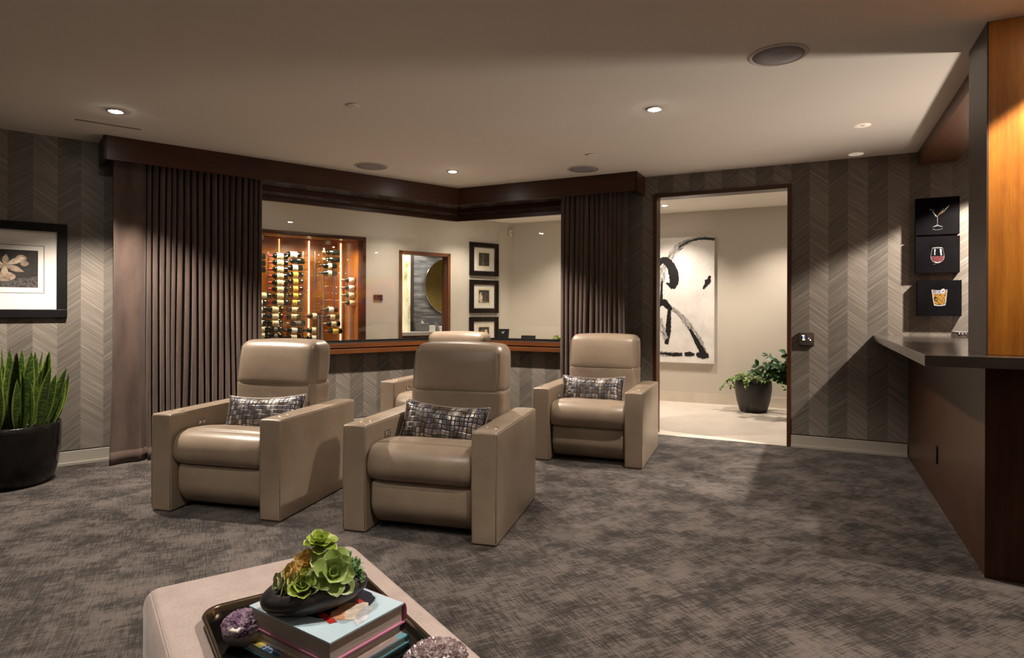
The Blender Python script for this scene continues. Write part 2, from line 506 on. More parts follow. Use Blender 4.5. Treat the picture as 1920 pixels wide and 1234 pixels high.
# ------------------------------------------------------------------ mesh builder
class MB:
    def __init__(self):
        self.v, self.f, self.m, self.s, self.uv = [], [], [], [], []

    def add(self, vs, fs, mi=0, smooth=False, mtx=None, uvs=None):
        o = len(self.v)
        if mtx is not None:
            vs = [tuple(mtx @ Vector(p)) for p in vs]
        self.v += [tuple(p) for p in vs]
        for k, f in enumerate(fs):
            self.f.append([i + o for i in f])
            self.m.append(mi)
            self.s.append(smooth)
            self.uv.append([uvs[i] for i in f] if uvs else None)
        return self

    def box(self, x0, x1, y0, y1, z0, z1, mi=0, mtx=None):
        vs = [(x0, y0, z0), (x1, y0, z0), (x1, y1, z0), (x0, y1, z0), (x0, y0, z1), (x1, y0, z1), (x1, y1, z1), (x0, y1, z1)]
        fs = [(0, 3, 2, 1), (4, 5, 6, 7), (0, 1, 5, 4), (1, 2, 6, 5), (2, 3, 7, 6), (3, 0, 4, 7)]
        return self.add(vs, fs, mi, False, mtx)

    def prism(self, pts, z0, z1, mi=0, mtx=None):
        """pts: plan polygon (x, y), counter-clockwise."""
        a = sum(pts[i][0] * pts[(i + 1) % len(pts)][1] - pts[(i + 1) % len(pts)][0] * pts[i][1] for i in range(len(pts)))
        if a < 0:
            pts = pts[::-1]
        n = len(pts)
        vs = [(x, y, z0) for x, y in pts] + [(x, y, z1) for x, y in pts]
        fs = [tuple(range(n - 1, -1, -1)), tuple(range(n, 2 * n))] + [(i, (i + 1) % n, (i + 1) % n + n, i + n) for i in range(n)]
        return self.add(vs, fs, mi, False, mtx)

    def rbox(self, sx, sy, sz, r, c=(0, 0, 0), n=6, mi=0, deform=None, mtx=None):
        """rounded box centred on c, full sizes sx sy sz, corner radius r."""
        hx, hy, hz = sx / 2, sy / 2, sz / 2
        grid = {}
        vs, fs = [], []

        def lin(h):
            k = max(2, n)
            inner = [-(h - r) + 2 * (h - r) * i / k for i in range(k + 1)]
            arc = [h - r + r * math.tan(R(45) * j / 3) for j in (1, 2, 3)]
            return [-a for a in arc[::-1]] + inner + arc
        L = [lin(hx), lin(hy), lin(hz)]

        def vid(i, j, k):
            key = (i, j, k)
            if key not in grid:
                p = Vector((L[0][i], L[1][j], L[2][k]))
                q = Vector((max(-hx + r, min(hx - r, p.x)), max(-hy + r, min(hy - r, p.y)), max(-hz + r, min(hz - r, p.z))))
                d = p - q
                if d.length > 1e-9:
                    p = q + d.normalized() * r
                p = p + Vector(c)
                if deform:
                    p = Vector(deform(p.x, p.y, p.z))
                grid[key] = len(vs)
                vs.append(tuple(p))
            return grid[key]
        nx, ny, nz = len(L[0]) - 1, len(L[1]) - 1, len(L[2]) - 1
        for i in range(nx):
            for j in range(ny):
                fs.append((vid(i, j, 0), vid(i, j + 1, 0), vid(i + 1, j + 1, 0), vid(i + 1, j, 0)))
                fs.append((vid(i, j, nz), vid(i + 1, j, nz), vid(i + 1, j + 1, nz), vid(i, j + 1, nz)))
        for i in range(nx):
            for k in range(nz):
                fs.append((vid(i, 0, k), vid(i + 1, 0, k), vid(i + 1, 0, k + 1), vid(i, 0, k + 1)))
                fs.append((vid(i, ny, k), vid(i, ny, k + 1), vid(i + 1, ny, k + 1), vid(i + 1, ny, k)))
        for j in range(ny):
            for k in range(nz):
                fs.append((vid(0, j, k), vid(0, j, k + 1), vid(0, j + 1, k + 1), vid(0, j + 1, k)))
                fs.append((vid(nx, j, k), vid(nx, j + 1, k), vid(nx, j + 1, k + 1), vid(nx, j, k + 1)))
        return self.add(vs, fs, mi, True, mtx)

    def lathe(self, prof, n=32, mi=0, mtx=None, smooth=True, closed=False):
        vs, fs = [], []
        for r, z in prof:
            for i in range(n):
                a = 2 * PI * i / n
                vs.append((r * math.cos(a), r * math.sin(a), z))
        k = len(prof)
        for j in range(k - 1):
            for i in range(n):
                fs.append((j * n + i, j * n + (i + 1) % n, (j + 1) * n + (i + 1) % n, (j + 1) * n + i))
        if prof[0][0] > 1e-6 and not closed:
            fs.append(tuple(range(n - 1, -1, -1)))
        if prof[-1][0] > 1e-6 and not closed:
            fs.append(tuple(range((k - 1) * n, k * n)))
        if closed:
            for i in range(n):
                fs.append(((k - 1) * n + i, (k - 1) * n + (i + 1) % n, (i + 1) % n, i))
        return self.add(vs, fs, mi, smooth, mtx)

    def tube(self, pts, r, n=8, mi=0, cap=True):
        P = [Vector(p) for p in pts]
        rs = r if isinstance(r, (list, tuple)) else [r] * len(P)
        vs, fs = [], []
        up = Vector((0, 0, 1))
        for i, p in enumerate(P):
            t = (P[min(i + 1, len(P) - 1)] - P[max(i - 1, 0)]).normalized()
            a = t.cross(up)
            if a.length < 1e-3:
                a = t.cross(Vector((1, 0, 0)))
            a.normalize()
            b = t.cross(a)
            for k in range(n):
                w = 2 * PI * k / n
                vs.append(tuple(p + (a * math.cos(w) + b * math.sin(w)) * rs[i]))
        for i in range(len(P) - 1):
            for k in range(n):
                fs.append((i * n + k, i * n + (k + 1) % n, (i + 1) * n + (k + 1) % n, (i + 1) * n + k))
        if cap:
            fs.append(tuple(range(n - 1, -1, -1)))
            fs.append(tuple(range((len(P) - 1) * n, len(P) * n)))
        return self.add(vs, fs, mi, True)

    def flat(self, pts, y, mi, ny=-1):
        """a painted polygon in the x-z plane at depth y."""
        return self.add([(x, y, z) for x, z in pts], [tuple(range(len(pts)))], mi)

    def stroke(self, pts, ws, y, mi, jit=0.0, sub=6, seed=1):
        """a ragged brush stroke along pts (x, z) with half-widths ws, on the plane y."""
        rnd = random.Random(seed)
        P = [Vector((a, b, 0)) for a, b in pts]
        Q, Wd = [], []
        for i in range(len(P) - 1):
            p0, p1, p2, p3 = P[max(i - 1, 0)], P[i], P[i + 1], P[min(i + 2, len(P) - 1)]
            for k in range(sub):
                t = k / sub
                q = 0.5 * ((2 * p1) + (p2 - p0) * t + (2 * p0 - 5 * p1 + 4 * p2 - p3) * t * t + (3 * p1 - p0 - 3 * p2 + p3) * t ** 3)
                Q.append(q)
                Wd.append(ws[i] * (1 - t) + ws[i + 1] * t)
        Q.append(P[-1])
        Wd.append(ws[-1])
        vs, fs, uvs = [], [], []
        for i, q in enumerate(Q):
            t = (Q[min(i + 1, len(Q) - 1)] - Q[max(i - 1, 0)]).normalized()
            nn = Vector((-t.y, t.x, 0))
            a = q + nn * Wd[i] * (1 + rnd.uniform(-jit, jit))
            b = q - nn * Wd[i] * (1 + rnd.uniform(-jit, jit))
            vs += [(a.x, y, a.y), (b.x, y, b.y)]
            uvs += [(0, i / sub), (1, i / sub)]
        for i in range(len(Q) - 1):
            fs.append((2 * i, 2 * i + 1, 2 * i + 3, 2 * i + 2))
        return self.add(vs, fs, mi, False, None, uvs)

    def build(self, name, mats, parent=None, loc=(0, 0, 0), rotz=0.0, bev=0.0, seg=2, rot=None):
        me = bpy.data.meshes.new(name)
        me.from_pydata(self.v, [], self.f)
        if any(u is not None for u in self.uv):
            ul = me.uv_layers.new(name='UVMap')
            k = 0
            for pi, p in enumerate(me.polygons):
                u = self.uv[pi]
                for j, li in enumerate(p.loop_indices):
                    ul.data[li].uv = u[j] if u else (0.5, 0.5)
        me.polygons.foreach_set('material_index', self.m)
        me.polygons.foreach_set('use_smooth', self.s)
        if not isinstance(mats, (list, tuple)):
            mats = [mats]
        for m in mats:
            me.materials.append(MT[m] if isinstance(m, str) else m)
        me.update()
        o = bpy.data.objects.new(name, me)
        COL.objects.link(o)
        o.location = loc
        o.rotation_euler = rot if rot else (0, 0, rotz)
        if parent:
            o.parent = parent
        if bev > 0:
            md = o.modifiers.new('bevel', 'BEVEL')
            md.width = bev
            md.segments = seg
            md.limit_method = 'ANGLE'
            md.angle_limit = R(40)
        return o


def tag(o, label=None, cat=None, group=None, kind=None):
    if label:
        o['label'] = label
    if cat:
        o['category'] = cat
    if group:
        o['group'] = group
    if kind:
        o['kind'] = kind
    return o


def struct(o):
    o['kind'] = 'structure'
    return o


def thing(name, label, cat, loc, rotz=0.0, group=None):
    o = bpy.data.objects.new(name, None)
    o.empty_display_size = 0.1
    COL.objects.link(o)
    o.location = loc
    o.rotation_euler = (0, 0, rotz)
    return tag(o, label, cat, group)


def inframe(fr, s, y, z=0.0):
    return dict(loc=fpt(fr, s, y, z), rotz=ROT[fr])


def dup(root, loc, rotz=None, label=None, group=None, rot=None, mats=None):
    r = root.copy()
    COL.objects.link(r)
    r.location = loc
    if rotz is not None:
        r.rotation_euler = (0, 0, rotz)
    if rot is not None:
        r.rotation_euler = rot
    if label:
        r['label'] = label
    if group:
        r['group'] = group
    for ch in list(root.children):
        c = ch.copy()
        COL.objects.link(c)
        c.parent = r
        for g in ch.children:
            d = g.copy()
            COL.objects.link(d)
            d.parent = c
    return r


FW = dict(loc=(KX, KY, 0), rotz=AW)
FD = dict(loc=(KX, KY, 0), rotz=AD)

# ================================================================== ROOM SHELL
S_RIGHT, Y_BACK, S_LEFT = 8.4, -9.5, -9.0
WT = 0.13   # wall thickness
cor = lambda fr, y: (CT * y if fr == 'W' else -CT * y)
# carpeted floor of the room (polygon between the outer wall faces)
pL = fpt('W', S_LEFT, 0)
pK = fpt('W', 0, 0)
pR = fpt('D', S_RIGHT, 0)
pRb = fpt('D', S_RIGHT, Y_BACK)
pLb = (pL[0] + (pRb[0] - pR[0]) * 0.55, pL[1] + (pRb[1] - pR[1]) * 0.55)
MB().prism([pL[:2], pK[:2], pR[:2], pRb[:2], pLb], -0.05, 0.0).build('floor', 'carpet')
struct(bpy.data.objects['floor'])
# hallway floor
hallpoly = [fpt('W', -6.5, 0.001)[:2], fpt('W', 0, 0.001)[:2], fpt('D', 0.0, 0.001)[:2], fpt('D', 7.0, 0.001)[:2], fpt('D', 7.0, 2.6)[:2],
            fpt('D', 0.9, 2.6)[:2], fpt('W', 4.5, 5.0)[:2], fpt('W', -6.5, 5.0)[:2]]
struct(MB().prism(hallpoly, -0.06, -0.004).build('floor_hallway', 'tile'))
# ceiling slab over everything
cp = [fpt('W', -9.5, 5.2)[:2], fpt('W', 4.7, 5.2)[:2], fpt('D', 8.6, 3.0)[:2], (pRb[0] + 0.3, pRb[1] - 0.3), (pLb[0] - 0.3, pLb[1] - 0.6)]
struct(MB().prism(cp, CEIL, CEIL + 0.1).build('ceiling', 'ceiling'))

# left (window) wall
b = MB()
b.prism([(S_LEFT, 0), (-2.45, 0), (-2.45, WT), (S_LEFT, WT)], -0.05, CEIL)
b.prism([(-2.45, 0), (0, 0), (cor('W', WT), WT), (-2.45, WT)], -0.05, 0.85)
b.prism([(-2.45, 0), (0, 0), (cor('W', WT), WT), (-2.45, WT)], 2.36, CEIL)
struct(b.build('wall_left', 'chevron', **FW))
# doorway wall
DL, DR, DH = 2.316, 3.595, 2.432
b = MB()
b.prism([(0, 0), (1.48, 0), (1.48, WT), (cor('D', WT), WT)], -0.05, 0.85)
b.prism([(0, 0), (1.48, 0), (1.48, WT), (cor('D', WT), WT)], 2.36, CEIL)
b.box(1.48, DL + 0.02, 0, WT, -0.05, CEIL)
b.box(DL + 0.02, DR - 0.02, 0, WT, DH - 0.02, CEIL)
b.box(DR - 0.02, S_RIGHT, 0, WT, -0.05, CEIL)
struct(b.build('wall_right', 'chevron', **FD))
# walls outside the picture that close the room
struct(MB().box(S_RIGHT, S_RIGHT + 0.1, Y_BACK, WT, -0.05, CEIL).build('wall_bar', 'back_wall', **FD))
b = MB()
dx, dy = pRb[0] - pLb[0], pRb[1] - pLb[1]
ln = math.hypot(dx, dy)
b.box(0, ln, -0.1, 0, -0.05, CEIL)
struct(b.build('wall_back', 'back_wall', loc=(pLb[0], pLb[1], 0), rotz=math.atan2(dy, dx)))
dx, dy = pLb[0] - pL[0], pLb[1] - pL[1]
ln = math.hypot(dx, dy)
struct(MB().box(0, ln, -0.1, 0, -0.05, CEIL).build('wall_far_left', 'back_wall', loc=(pL[0], pL[1], 0), rotz=math.atan2(dy, dx)))

# hallway outer walls: frame W at y=1.46 (wine cellar and bathroom), frame D at y=2.45
HW, HD = 1.46, 2.45
SW2 = 2.01            # corner of the two hallway walls along frame W (world approx 0, 9.72)
b = MB()
CABL, CABR, CABT, CABB = -3.3, -0.462, 2.205, 0.08
BL, BR_, BT_ = 0.03, 0.86, 2.068
b.box(-6.5, CABL, HW, HW + WT, -0.05, CEIL)
b.box(CABL, CABR, HW, HW + WT, CABT, CEIL)
b.box(CABL, CABR, HW, HW + WT, -0.05, CABB)
b.box(CABR, BL, HW, HW + WT, -0.05, CEIL)
b.box(BL, BR_, HW, HW + WT, BT_, CEIL)
b.box(BR_, SW2 + 0.1, HW, HW + WT, -0.05, CEIL)
struct(b.build('wall_hallway_left', 'hall_wall', **FW))
sD = 0.0
# corner in frame D
cw = fpt('W', SW2, HW)
dxk, dyk = cw[0] - KX, cw[1] - KY
s_corner = dxk * math.cos(AD) + dyk * math.sin(AD)
b = MB()
b.box(s_corner - 0.05, 7.0, HD, HD + WT, -0.05, CEIL)
struct(b.build('wall_hallway_right', 'hall_wall', **FD))
struct(MB().box(7.0, 7.1, WT, HD, -0.05, CEIL).build('wall_hallway_end', 'hall_wall', **FD))
struct(MB().box(-6.6, -6.5, WT, HW, -0.05, CEIL).build('wall_hallway_far', 'hall_wall', **FW))
b = MB().box(s_corner + 0.01, 7.0, HD - 0.014, HD - 0.0, -0.004, 0.132)
struct(b.build('baseboard_hallway', 'hall_base', **FD))

# baseboards of the room
def baseboard(name, fr, s0, s1):
    b = MB()
    b.box(s0, s1, -0.012, 0.0, 0.0, 0.112)
    b.box(s0, s1, -0.030, -0.012, 0.0, 0.026)
    o = b.build(name, 'base', bev=0.003, **(FW if fr == 'W' else FD))
    g = MB().box(s0, s1, -0.0015, 0.003, 0.112, 0.120)
    gg = g.build('shadow_gap', 'black', o)
    return struct(o)


baseboard('baseboard_left', 'W', S_LEFT, -0.02)
baseboard('baseboard_window', 'D', 0.02, DL)
baseboard('baseboard_right', 'D', DR, 4.51)

# ------------------------------------------------------------------ door casing
b = MB()
b.box(DL, DL + 0.036, -0.016, WT + 0.016, 0.0, DH)
b.box(DR - 0.036, DR, -0.016, WT + 0.016, 0.0, DH)
dj = struct(b.build('door_1', 'walnut_v', bev=0.002, **FD))
b = MB().box(DL + 0.036, DR - 0.036, -0.016, WT + 0.016, DH - 0.04, DH)
b.build('head_jamb', 'walnut', dj, bev=0.002)
b = MB().box(DL + 0.036, DR - 0.036, -0.004, WT + 0.0, -0.02, 0.004)
b.build('threshold', 'tile', dj)

# ------------------------------------------------------------------ windows
def mit(b, fr, s_end, y0, y1, z0, z1, mi=0):
    c0, c1 = cor(fr, y0), cor(fr, y1)
    b.prism([(s_end, y0), (c0, y0), (c1, y1), (s_end, y1)], z0, z1, mi)


for fr, send, nm, fw in (('W', -2.45, 'window_1', FW), ('D', 1.48, 'window_2', FD)):
    fb = MB()     # stepped head casing
    mit(fb, fr, send, -0.018, 0.05, 2.385, 2.44)
    mit(fb, fr, send, 0.0, 0.05, 2.345, 2.385)
    mit(fb, fr, send, 0.02, 0.06, 2.300, 2.345)
    win = struct(fb.build(nm, 'walnut', bev=0.002, **fw))
    g = MB()
    mit(g, fr, send, 0.045, 0.057, 0.90, 2.31)
    g.build('glass_pane', 'glass', win)
    s = MB()
    mit(s, fr, send, -0.085, 0.02, 0.862, 0.908)
    mit(s, fr, send, -0.060, 0.02, 0.850, 0.862, 1)
    mit(s, fr, send, -0.107, 0.02, 0.803, 0.850)
    s.build('window_sill', ['sill_wood', 'black'], win, bev=0.002)
    l = MB()
    mit(l, fr, send, -0.080, WT + 0.02, 0.908, 0.915)
    mit(l, fr, send, 0.035, 0.067, 0.915, 0.934)
    l.build('sill_ledge', 'black', win)
    c = MB()
    if fr == 'W':
        c.box(-2.47, -2.42, -0.01, 0.06, 0.85, 2.40)
    else:
        c.box(1.45, 1.50, -0.01, 0.06, 0.85, 2.40)
    c.build('side_jamb', 'walnut_v', win)

# ------------------------------------------------------------------ valance
va = thing('window_valance', 'long dark walnut valance boxing the curtain tops along the ceiling, bent at the corner', 'valance', (KX, KY, 0))
VD, VB = -0.318, 2.425
b = MB()
mit(b, 'W', -3.533, VD, VD + 0.025, VB, CEIL - 0.001)
b.box(-3.533, -3.508, VD, -0.001, VB - 0.0, CEIL - 0.001)
b.build('left_board', 'walnut', va, rotz=AW, bev=0.002)
b = MB()
mit(b, 'D', 2.228, VD, VD + 0.025, VB, CEIL - 0.001)
b.box(2.203, 2.228, VD, -0.001, VB, CEIL - 0.001)
b.build('right_board', 'walnut', va, rotz=AD, bev=0.002)
b = MB()
mit(b, 'W', -3.50, -0.17, -0.13, 2.585, 2.605)
b.build('curtain_track', 'black', va, rotz=AW)
b = MB()
mit(b, 'D', 2.20, -0.17, -0.13, 2.585, 2.605)
b.build('curtain_track', 'black', va, rotz=AD)


# ------------------------------------------------------------------ curtains
def curtain(name, label, fr, s0, s1, flat, npl, seed, yc=-0.16):
    rnd = random.Random(seed)
    nz = 26
    pts = []                      # (s, y at top, y at bottom, s shift)
    xs = []
    per = 14
    total = npl * per
    amps = [rnd.uniform(0.75, 1.15) for _ in range(npl + 2)]
    wid = [rnd.uniform(0.75, 1.25) for _ in range(npl)]
    sw = sum(wid)
    L = abs(s1 - s0) - flat
    sg = 1 if s1 > s0 else -1
    # flat leading panel (return edge) then pleats
    path = []
    if flat > 0:
        for i in range(16):
            t = i / 15
            path.append((s0 + sg * flat * t, 0.018 * math.sin(t * PI * 2.0) - 0.07 * (1 - t), 0.35))
    acc = 0
    for k in range(npl):
        for j in range(per):
            t = j / per
            s = s0 + sg * (flat + L * (acc + wid[k] * t) / sw)
            y = -0.043 * amps[k] * math.cos(t * 2 * PI)
            s += sg * 0.010 * math.sin(t * 4 * PI)
            path.append((s, -y, 1.0))
        acc += wid[k]
    vs, fs = [], []
    n = len(path)
    z0, z1 = 0.012, 2.565
    ph = [rnd.uniform(0, 6.28) for _ in range(4)]
    for iz in range(nz + 1):
        h = iz / nz
        z = z0 + (z1 - z0) * h
        pinch = 0.55 if h > 0.985 else 1.0
        for (s, y, k) in path:
            drift = 0.010 * math.sin(s * 9 + ph[0] + h * 2.5) + 0.006 * math.sin(s * 23 + ph[1] + h * 4)
            yy = y * (1.0 - 0.25 * h) * pinch
            flare = (1 - h) ** 2
            vs.append((s + drift * (1 - h) * 1.2 + (-sg * 0.02 * flare if k < 0.5 else 0), yc + yy - 0.012 * flare + 0.006 * math.sin(s * 31 + h * 3 + ph[2]), z))
    for iz in range(nz):
        for i in range(n - 1):
            a = iz * n + i
            fs.append((a, a + 1, a + n + 1, a + n))
    b = MB()
    b.add(vs, fs, 0, True)
    base = fpt(fr, (s0 + s1) / 2, yc)
    t = thing(name, label, 'curtain', (base[0], base[1], 0.0), ROT[fr])
    o = b.build('drape', 'curtain', t, loc=(-(s0 + s1) / 2, -yc, 0))
    md = o.modifiers.new('solid', 'SOLIDIFY')
    md.thickness = 0.004
    # hem: a stitched doubled band at the bottom
    hb = MB()
    row = [vs[i] for i in range(n)]
    hv, hf = [], []
    for (x, y, z) in row:
        hv += [(x, y - 0.004, 0.010), (x, y - 0.004, 0.105)]
    for i in range(n - 1):
        hf.append((2 * i, 2 * i + 2, 2 * i + 3, 2 * i + 1))
    hb.add(hv, hf, 0, True)
    ho = hb.build('hem', 'curtain', t, loc=(-(s0 + s1) / 2, -yc, 0))
    md = ho.modifiers.new('solid', 'SOLIDIFY')
    md.thickness = 0.003
    return t


curtain('curtain', 'wide brown pleated curtain left of the window, beside the framed flower picture', 'W', -3.455, -2.285, 0.24, 19, 3)
curtain('curtain', 'narrower dark brown pleated curtain between the window and the doorway, behind a recliner', 'D', 2.085, 1.375, 0.10, 12, 8)


# ================================================================== CEILING FIXTURES
def lathe_obj(name, prof, m, parent, n=40, loc=(0, 0, 0)):
    return MB().lathe(prof, n, closed=prof[0][0] > 0.001).build(name, m, parent, loc=loc)


def downlight(x, y, label, group, r=0.055, lit=True):
    t = thing('downlight', label, 'ceiling light', (x, y, CEIL), 0, group)
    MB().lathe([(r * 0.62, -0.0005), (r, -0.0005), (r + 0.002, -0.003), (r, -0.006), (r * 0.66, -0.007)], 40, closed=True).build('trim_ring', 'lamp_trim', t)
    MB().lathe([(0.0001, -0.0125), (r * 0.40, -0.012), (r * 0.58, -0.0085), (r * 0.60, -0.0005), (0.0001, -0.0005)], 32).build('lens', 'bulb' if lit else 'lamp_trim', t)
    return t


lab = ['lit round downlight at the left, above the left end of the valance', 'lit round downlight in the middle of the ceiling right of centre', 'lit round downlight next to the corner of the valance']
for ((x, y), _, w, c), l in zip(ROOM_LAMPS, lab):
    downlight(x, y, l, 'lit recessed downlights in the room')
for ((x, y), _, w, c), l in zip(BACK_LAMPS, ('above the ottoman', 'above and left of the viewer', 'near the left wall behind the viewer', 'above and right of the viewer')):
    downlight(x, y, 'lit round downlight out of the picture, ' + l, 'lit recessed downlights in the room')
for ((x, y, _), t_, w, c, bb), l in zip(BAR_LAMPS, ('above the back of the bar counter', 'in front of the bar column', 'above the middle of the bar', 'before the colourful letter picture')):
    downlight(x, y, 'lit round downlight ' + l, 'recessed downlights above the bar')
for ((x, y, _), t_, w), l in zip(HALL_LAMPS, ('before the abstract painting', 'above the potted plants', 'behind the right window', 'before the three framed prints', 'before the bathroom doorway', 'before the wine cabinet')):
    downlight(x, y, 'lit round hallway downlight ' + l, 'recessed downlights in the hallway')
for (x, y), l in (((2.559, 4.546), 'pinhole light with painted-on ring glow near the bar, nearer to the viewer'), ((2.977, 5.377), 'pinhole light with painted-on ring glow in the ceiling close to the doorway wall')):
    t = thing('pinhole_light', l, 'ceiling light', (x, y, CEIL), 0, 'pinhole fixtures near the bar')
    MB().lathe([(0.016, -0.0005), (0.058, -0.0005), (0.058, -0.004), (0.020, -0.005), (0.016, -0.003)], 32, closed=True).build('trim_ring', 'painted_ring_glow', t)
    MB().lathe([(0.0001, -0.002), (0.017, -0.0015), (0.017, -0.0003), (0.0001, -0.0003)], 24).build('pinhole_cover', 'speaker_ring', t)

for (x, y), r, l in (((1.412, 3.302), 0.150, 'large round ceiling speaker nearest the viewer, right of centre'), ((-1.341, 5.884), 0.160, 'round ceiling speaker above the window beside the valance corner, the left one'), ((0.684, 5.976), 0.155, 'round ceiling speaker near the right end of the valance')):
    t = thing('ceiling_speaker', l, 'speaker', (x, y, CEIL), 0, 'round speakers set in the ceiling')
    lathe_obj('speaker_ring', [(r * 0.86, -0.0003), (r, -0.0003), (r, -0.003), (r * 0.97, -0.006), (r * 0.87, -0.006)], 'speaker_ring', t, 56)
    lathe_obj('speaker_grille', [(0.0001, -0.0055), (r * 0.5, -0.005), (r * 0.865, -0.004), (r * 0.865, -0.0006), (0.0001, -0.0006)], 'speaker_grille', t, 56)
for (x, y), l in (((-1.063, 4.132), 'small round sprinkler cover in the ceiling left of centre'), ((0.69, 5.424), 'small round sprinkler cover in the ceiling above the right speaker')):
    t = thing('sprinkler_cover', l, 'sprinkler cover', (x, y, CEIL), 0, 'sprinkler covers in the ceiling')
    lathe_obj('cover_plate', [(0.0001, -0.010), (0.040, -0.010), (0.045, -0.008), (0.045, -0.005), (0.0001, -0.005)], 'ceiling', t, 32)
    lathe_obj('shadow_collar', [(0.0001, -0.005), (0.030, -0.005), (0.030, -0.0002), (0.0001, -0.0002)], 'black', t, 24)
vx, vy = (-3.146 - 2.822) / 2, (4.458 + 4.711) / 2
t = thing('slot_vent', 'narrow linear air slot in the ceiling left of the valance end', 'vent', (vx, vy, CEIL), math.atan2(4.711 - 4.458, 3.146 - 2.822))
MB().box(-0.205, 0.205, -0.012, -0.003, -0.003, -0.0003).box(-0.205, 0.205, 0.003, 0.012, -0.003, -0.0003).build('slot', cc('slot_dark', (0.10, 0.07, 0.05), 0.8), t)
MB().box(-0.205, 0.205, -0.003, 0.003, -0.003, -0.0003).build('divider', 'ceiling', t)


# ================================================================== RECLINERS
def make_recliner():
    t = thing('recliner', 'recliner', 'armchair', (0, 0, 0), 0, 'taupe leather recliners in two rows')
    rn = random.Random(5)
    for sx in (-1, 1):
        b = MB()
        xc = sx * 0.384

        def dfa(x, y, z):
            # slight crown on the arm top, slight belly on the front
            return (x, y - 0.004 * math.sin(max(0, min(1, z / 0.6)) * PI), z + (0.004 * math.cos((x - xc) / 0.075 * 1.5) if z > 0.5 else 0))
        b.rbox(0.145, 0.895, 0.598, 0.014, (xc, 0.4475, 0.301), 6, deform=dfa)
        for ox in (-0.067, 0.067):
            b.tube([(xc + ox, 0.0015, 0.02), (xc + ox, -0.0035, 0.30), (xc + ox, 0.0015, 0.588), (xc + ox, 0.014, 0.5995), (xc + ox, 0.5, 0.6005), (xc + ox, 0.87, 0.6)], 0.0018, 6)
        a = b.build('arm', 'leather', t)
        c = MB()
        c.lathe([(0.034, -0.008), (0.034, 0.004), (0.037, 0.0065), (0.041, 0.0055), (0.043, 0.001), (0.043, -0.008)], 32, closed=True)
        c.lathe([(0.0001, -0.004), (0.034, -0.004), (0.034, -0.003), (0.0001, -0.003)], 32, mi=1)
        c.build('cup_holder', [cc('cup_ring', (0.34, 0.27, 0.19), 0.3, 0.6), 'black'], a, loc=(xc + 0.0, 0.135, 0.5995))
        if sx < 0:
            k = MB()
            k.rbox(0.008, 0.068, 0.046, 0.0038, (0, 0, 0), 2)
            k.lathe([(0.0001, 0.004), (0.011, 0.004), (0.014, 0.0), (0.0001, 0.0)], 16, mi=1, mtx=Matrix.Translation((0.004, -0.015, 0)) @ Matrix.Rotation(R(90), 4, 'Y'))
            k.lathe([(0.0001, 0.004), (0.011, 0.004), (0.014, 0.0), (0.0001, 0.0)], 16, mi=1, mtx=Matrix.Translation((0.004, 0.015, 0)) @ Matrix.Rotation(R(90), 4, 'Y'))
            k.build('control_panel', ['steel', 'chrome'], a, loc=(xc + 0.0745, 0.262, 0.513))
    # seat cushion: tall rounded front, slight fall to the back, puckers at the ends
    b = MB()

    def dfs(x, y, z):
        e = abs(x) / 0.309
        tt = max(-1, min(1, (z - 0.386) / 0.1025))
        fr_ = max(0, 1 - (y + 0.018) / 0.115)
        y2 = y + 0.105 * (1 - math.sqrt(max(0, 1 - tt * tt))) * fr_
        z2 = z
        if z > 0.386:
            z2 += 0.024 * math.exp(-((y - 0.18) / 0.17) ** 2) * (1 - 0.8 * e ** 6) * tt - 0.045 * (y / 0.6) ** 2
        pk = 0.0035 * math.sin(x * 140 + z * 30) * max(0, e - 0.72) / 0.28 * fr_
        y2 += 0.018 * e ** 8 * fr_ + pk
        return (x, y2, z2)
    b.rbox(0.620, 0.64, 0.205, 0.024, (0, 0.302, 0.386), 14, deform=dfs)
    b.build('seat_cushion', 'leather', t)
    # footrest panel: slightly convex, curling under at the bottom
    b = MB()

    def dff(x, y, z):
        u = max(0.0, (0.17 - z) / 0.14)
        top = max(0.0, (z - 0.22) / 0.07)
        e = (abs(x) / 0.305) ** 8
        return (x, y + 0.085 * u ** 2 + 0.012 * top ** 2 - 0.008 * (1 - e) * math.sin(max(0, min(1, z / 0.29)) * PI), z)
    b.rbox(0.610, 0.10, 0.262, 0.022, (0, 0.092, 0.163), 10, deform=dff)
    b.build('footrest', 'leather', t)
    # lower back (lumbar) and head cushion
    b = MB()
    lean = lambda z: 0.10 * (z - 0.45) / 0.6

    def dfb(x, y, z):
        k = (z - 0.40) / 0.36
        hollow = 0.018 * math.sin(max(0, min(1, k)) * PI) if y < 0.62 else 0
        return (x, y + lean(z) + hollow * 0.7 - 0.02 * k, z)
    b.rbox(0.622, 0.25, 0.40, 0.045, (0, 0.673, 0.565), 8, deform=dfb)
    bk = b.build('backrest', 'leather', t)
    b = MB()

    def dfh(x, y, z):
        k = (z - 0.72) / 0.31
        e = abs(x) / 0.315
        crown = 0.012 * (1 - e ** 2) * (1 if z > 0.9 else 0)
        belly = -0.018 * math.sin(max(0, min(1, k)) * PI) * (1 - e ** 4) if y < 0.66 else 0.015 * math.sin(max(0, min(1, k)) * PI)
        taper = 1 - 0.03 * max(0, k) ** 2
        return (x * taper, y + lean(z) + belly, z + crown)
    b.rbox(0.628, 0.225, 0.325, 0.062, (0, 0.640, 0.868), 10, deform=dfh)
    for sx in (-1, 1):
        pts = []
        for i in range(14):
            z = 0.735 + 0.26 * i / 13
            pts.append((sx * 0.292 * (1 - 0.03 * max(0, (z - 0.72) / 0.31) ** 2), 0.5340 + lean(z), z))
        b.tube(pts, 0.0015, 6)
    b.build('head_cushion', 'leather', t)
    # rear shell
    b = MB()
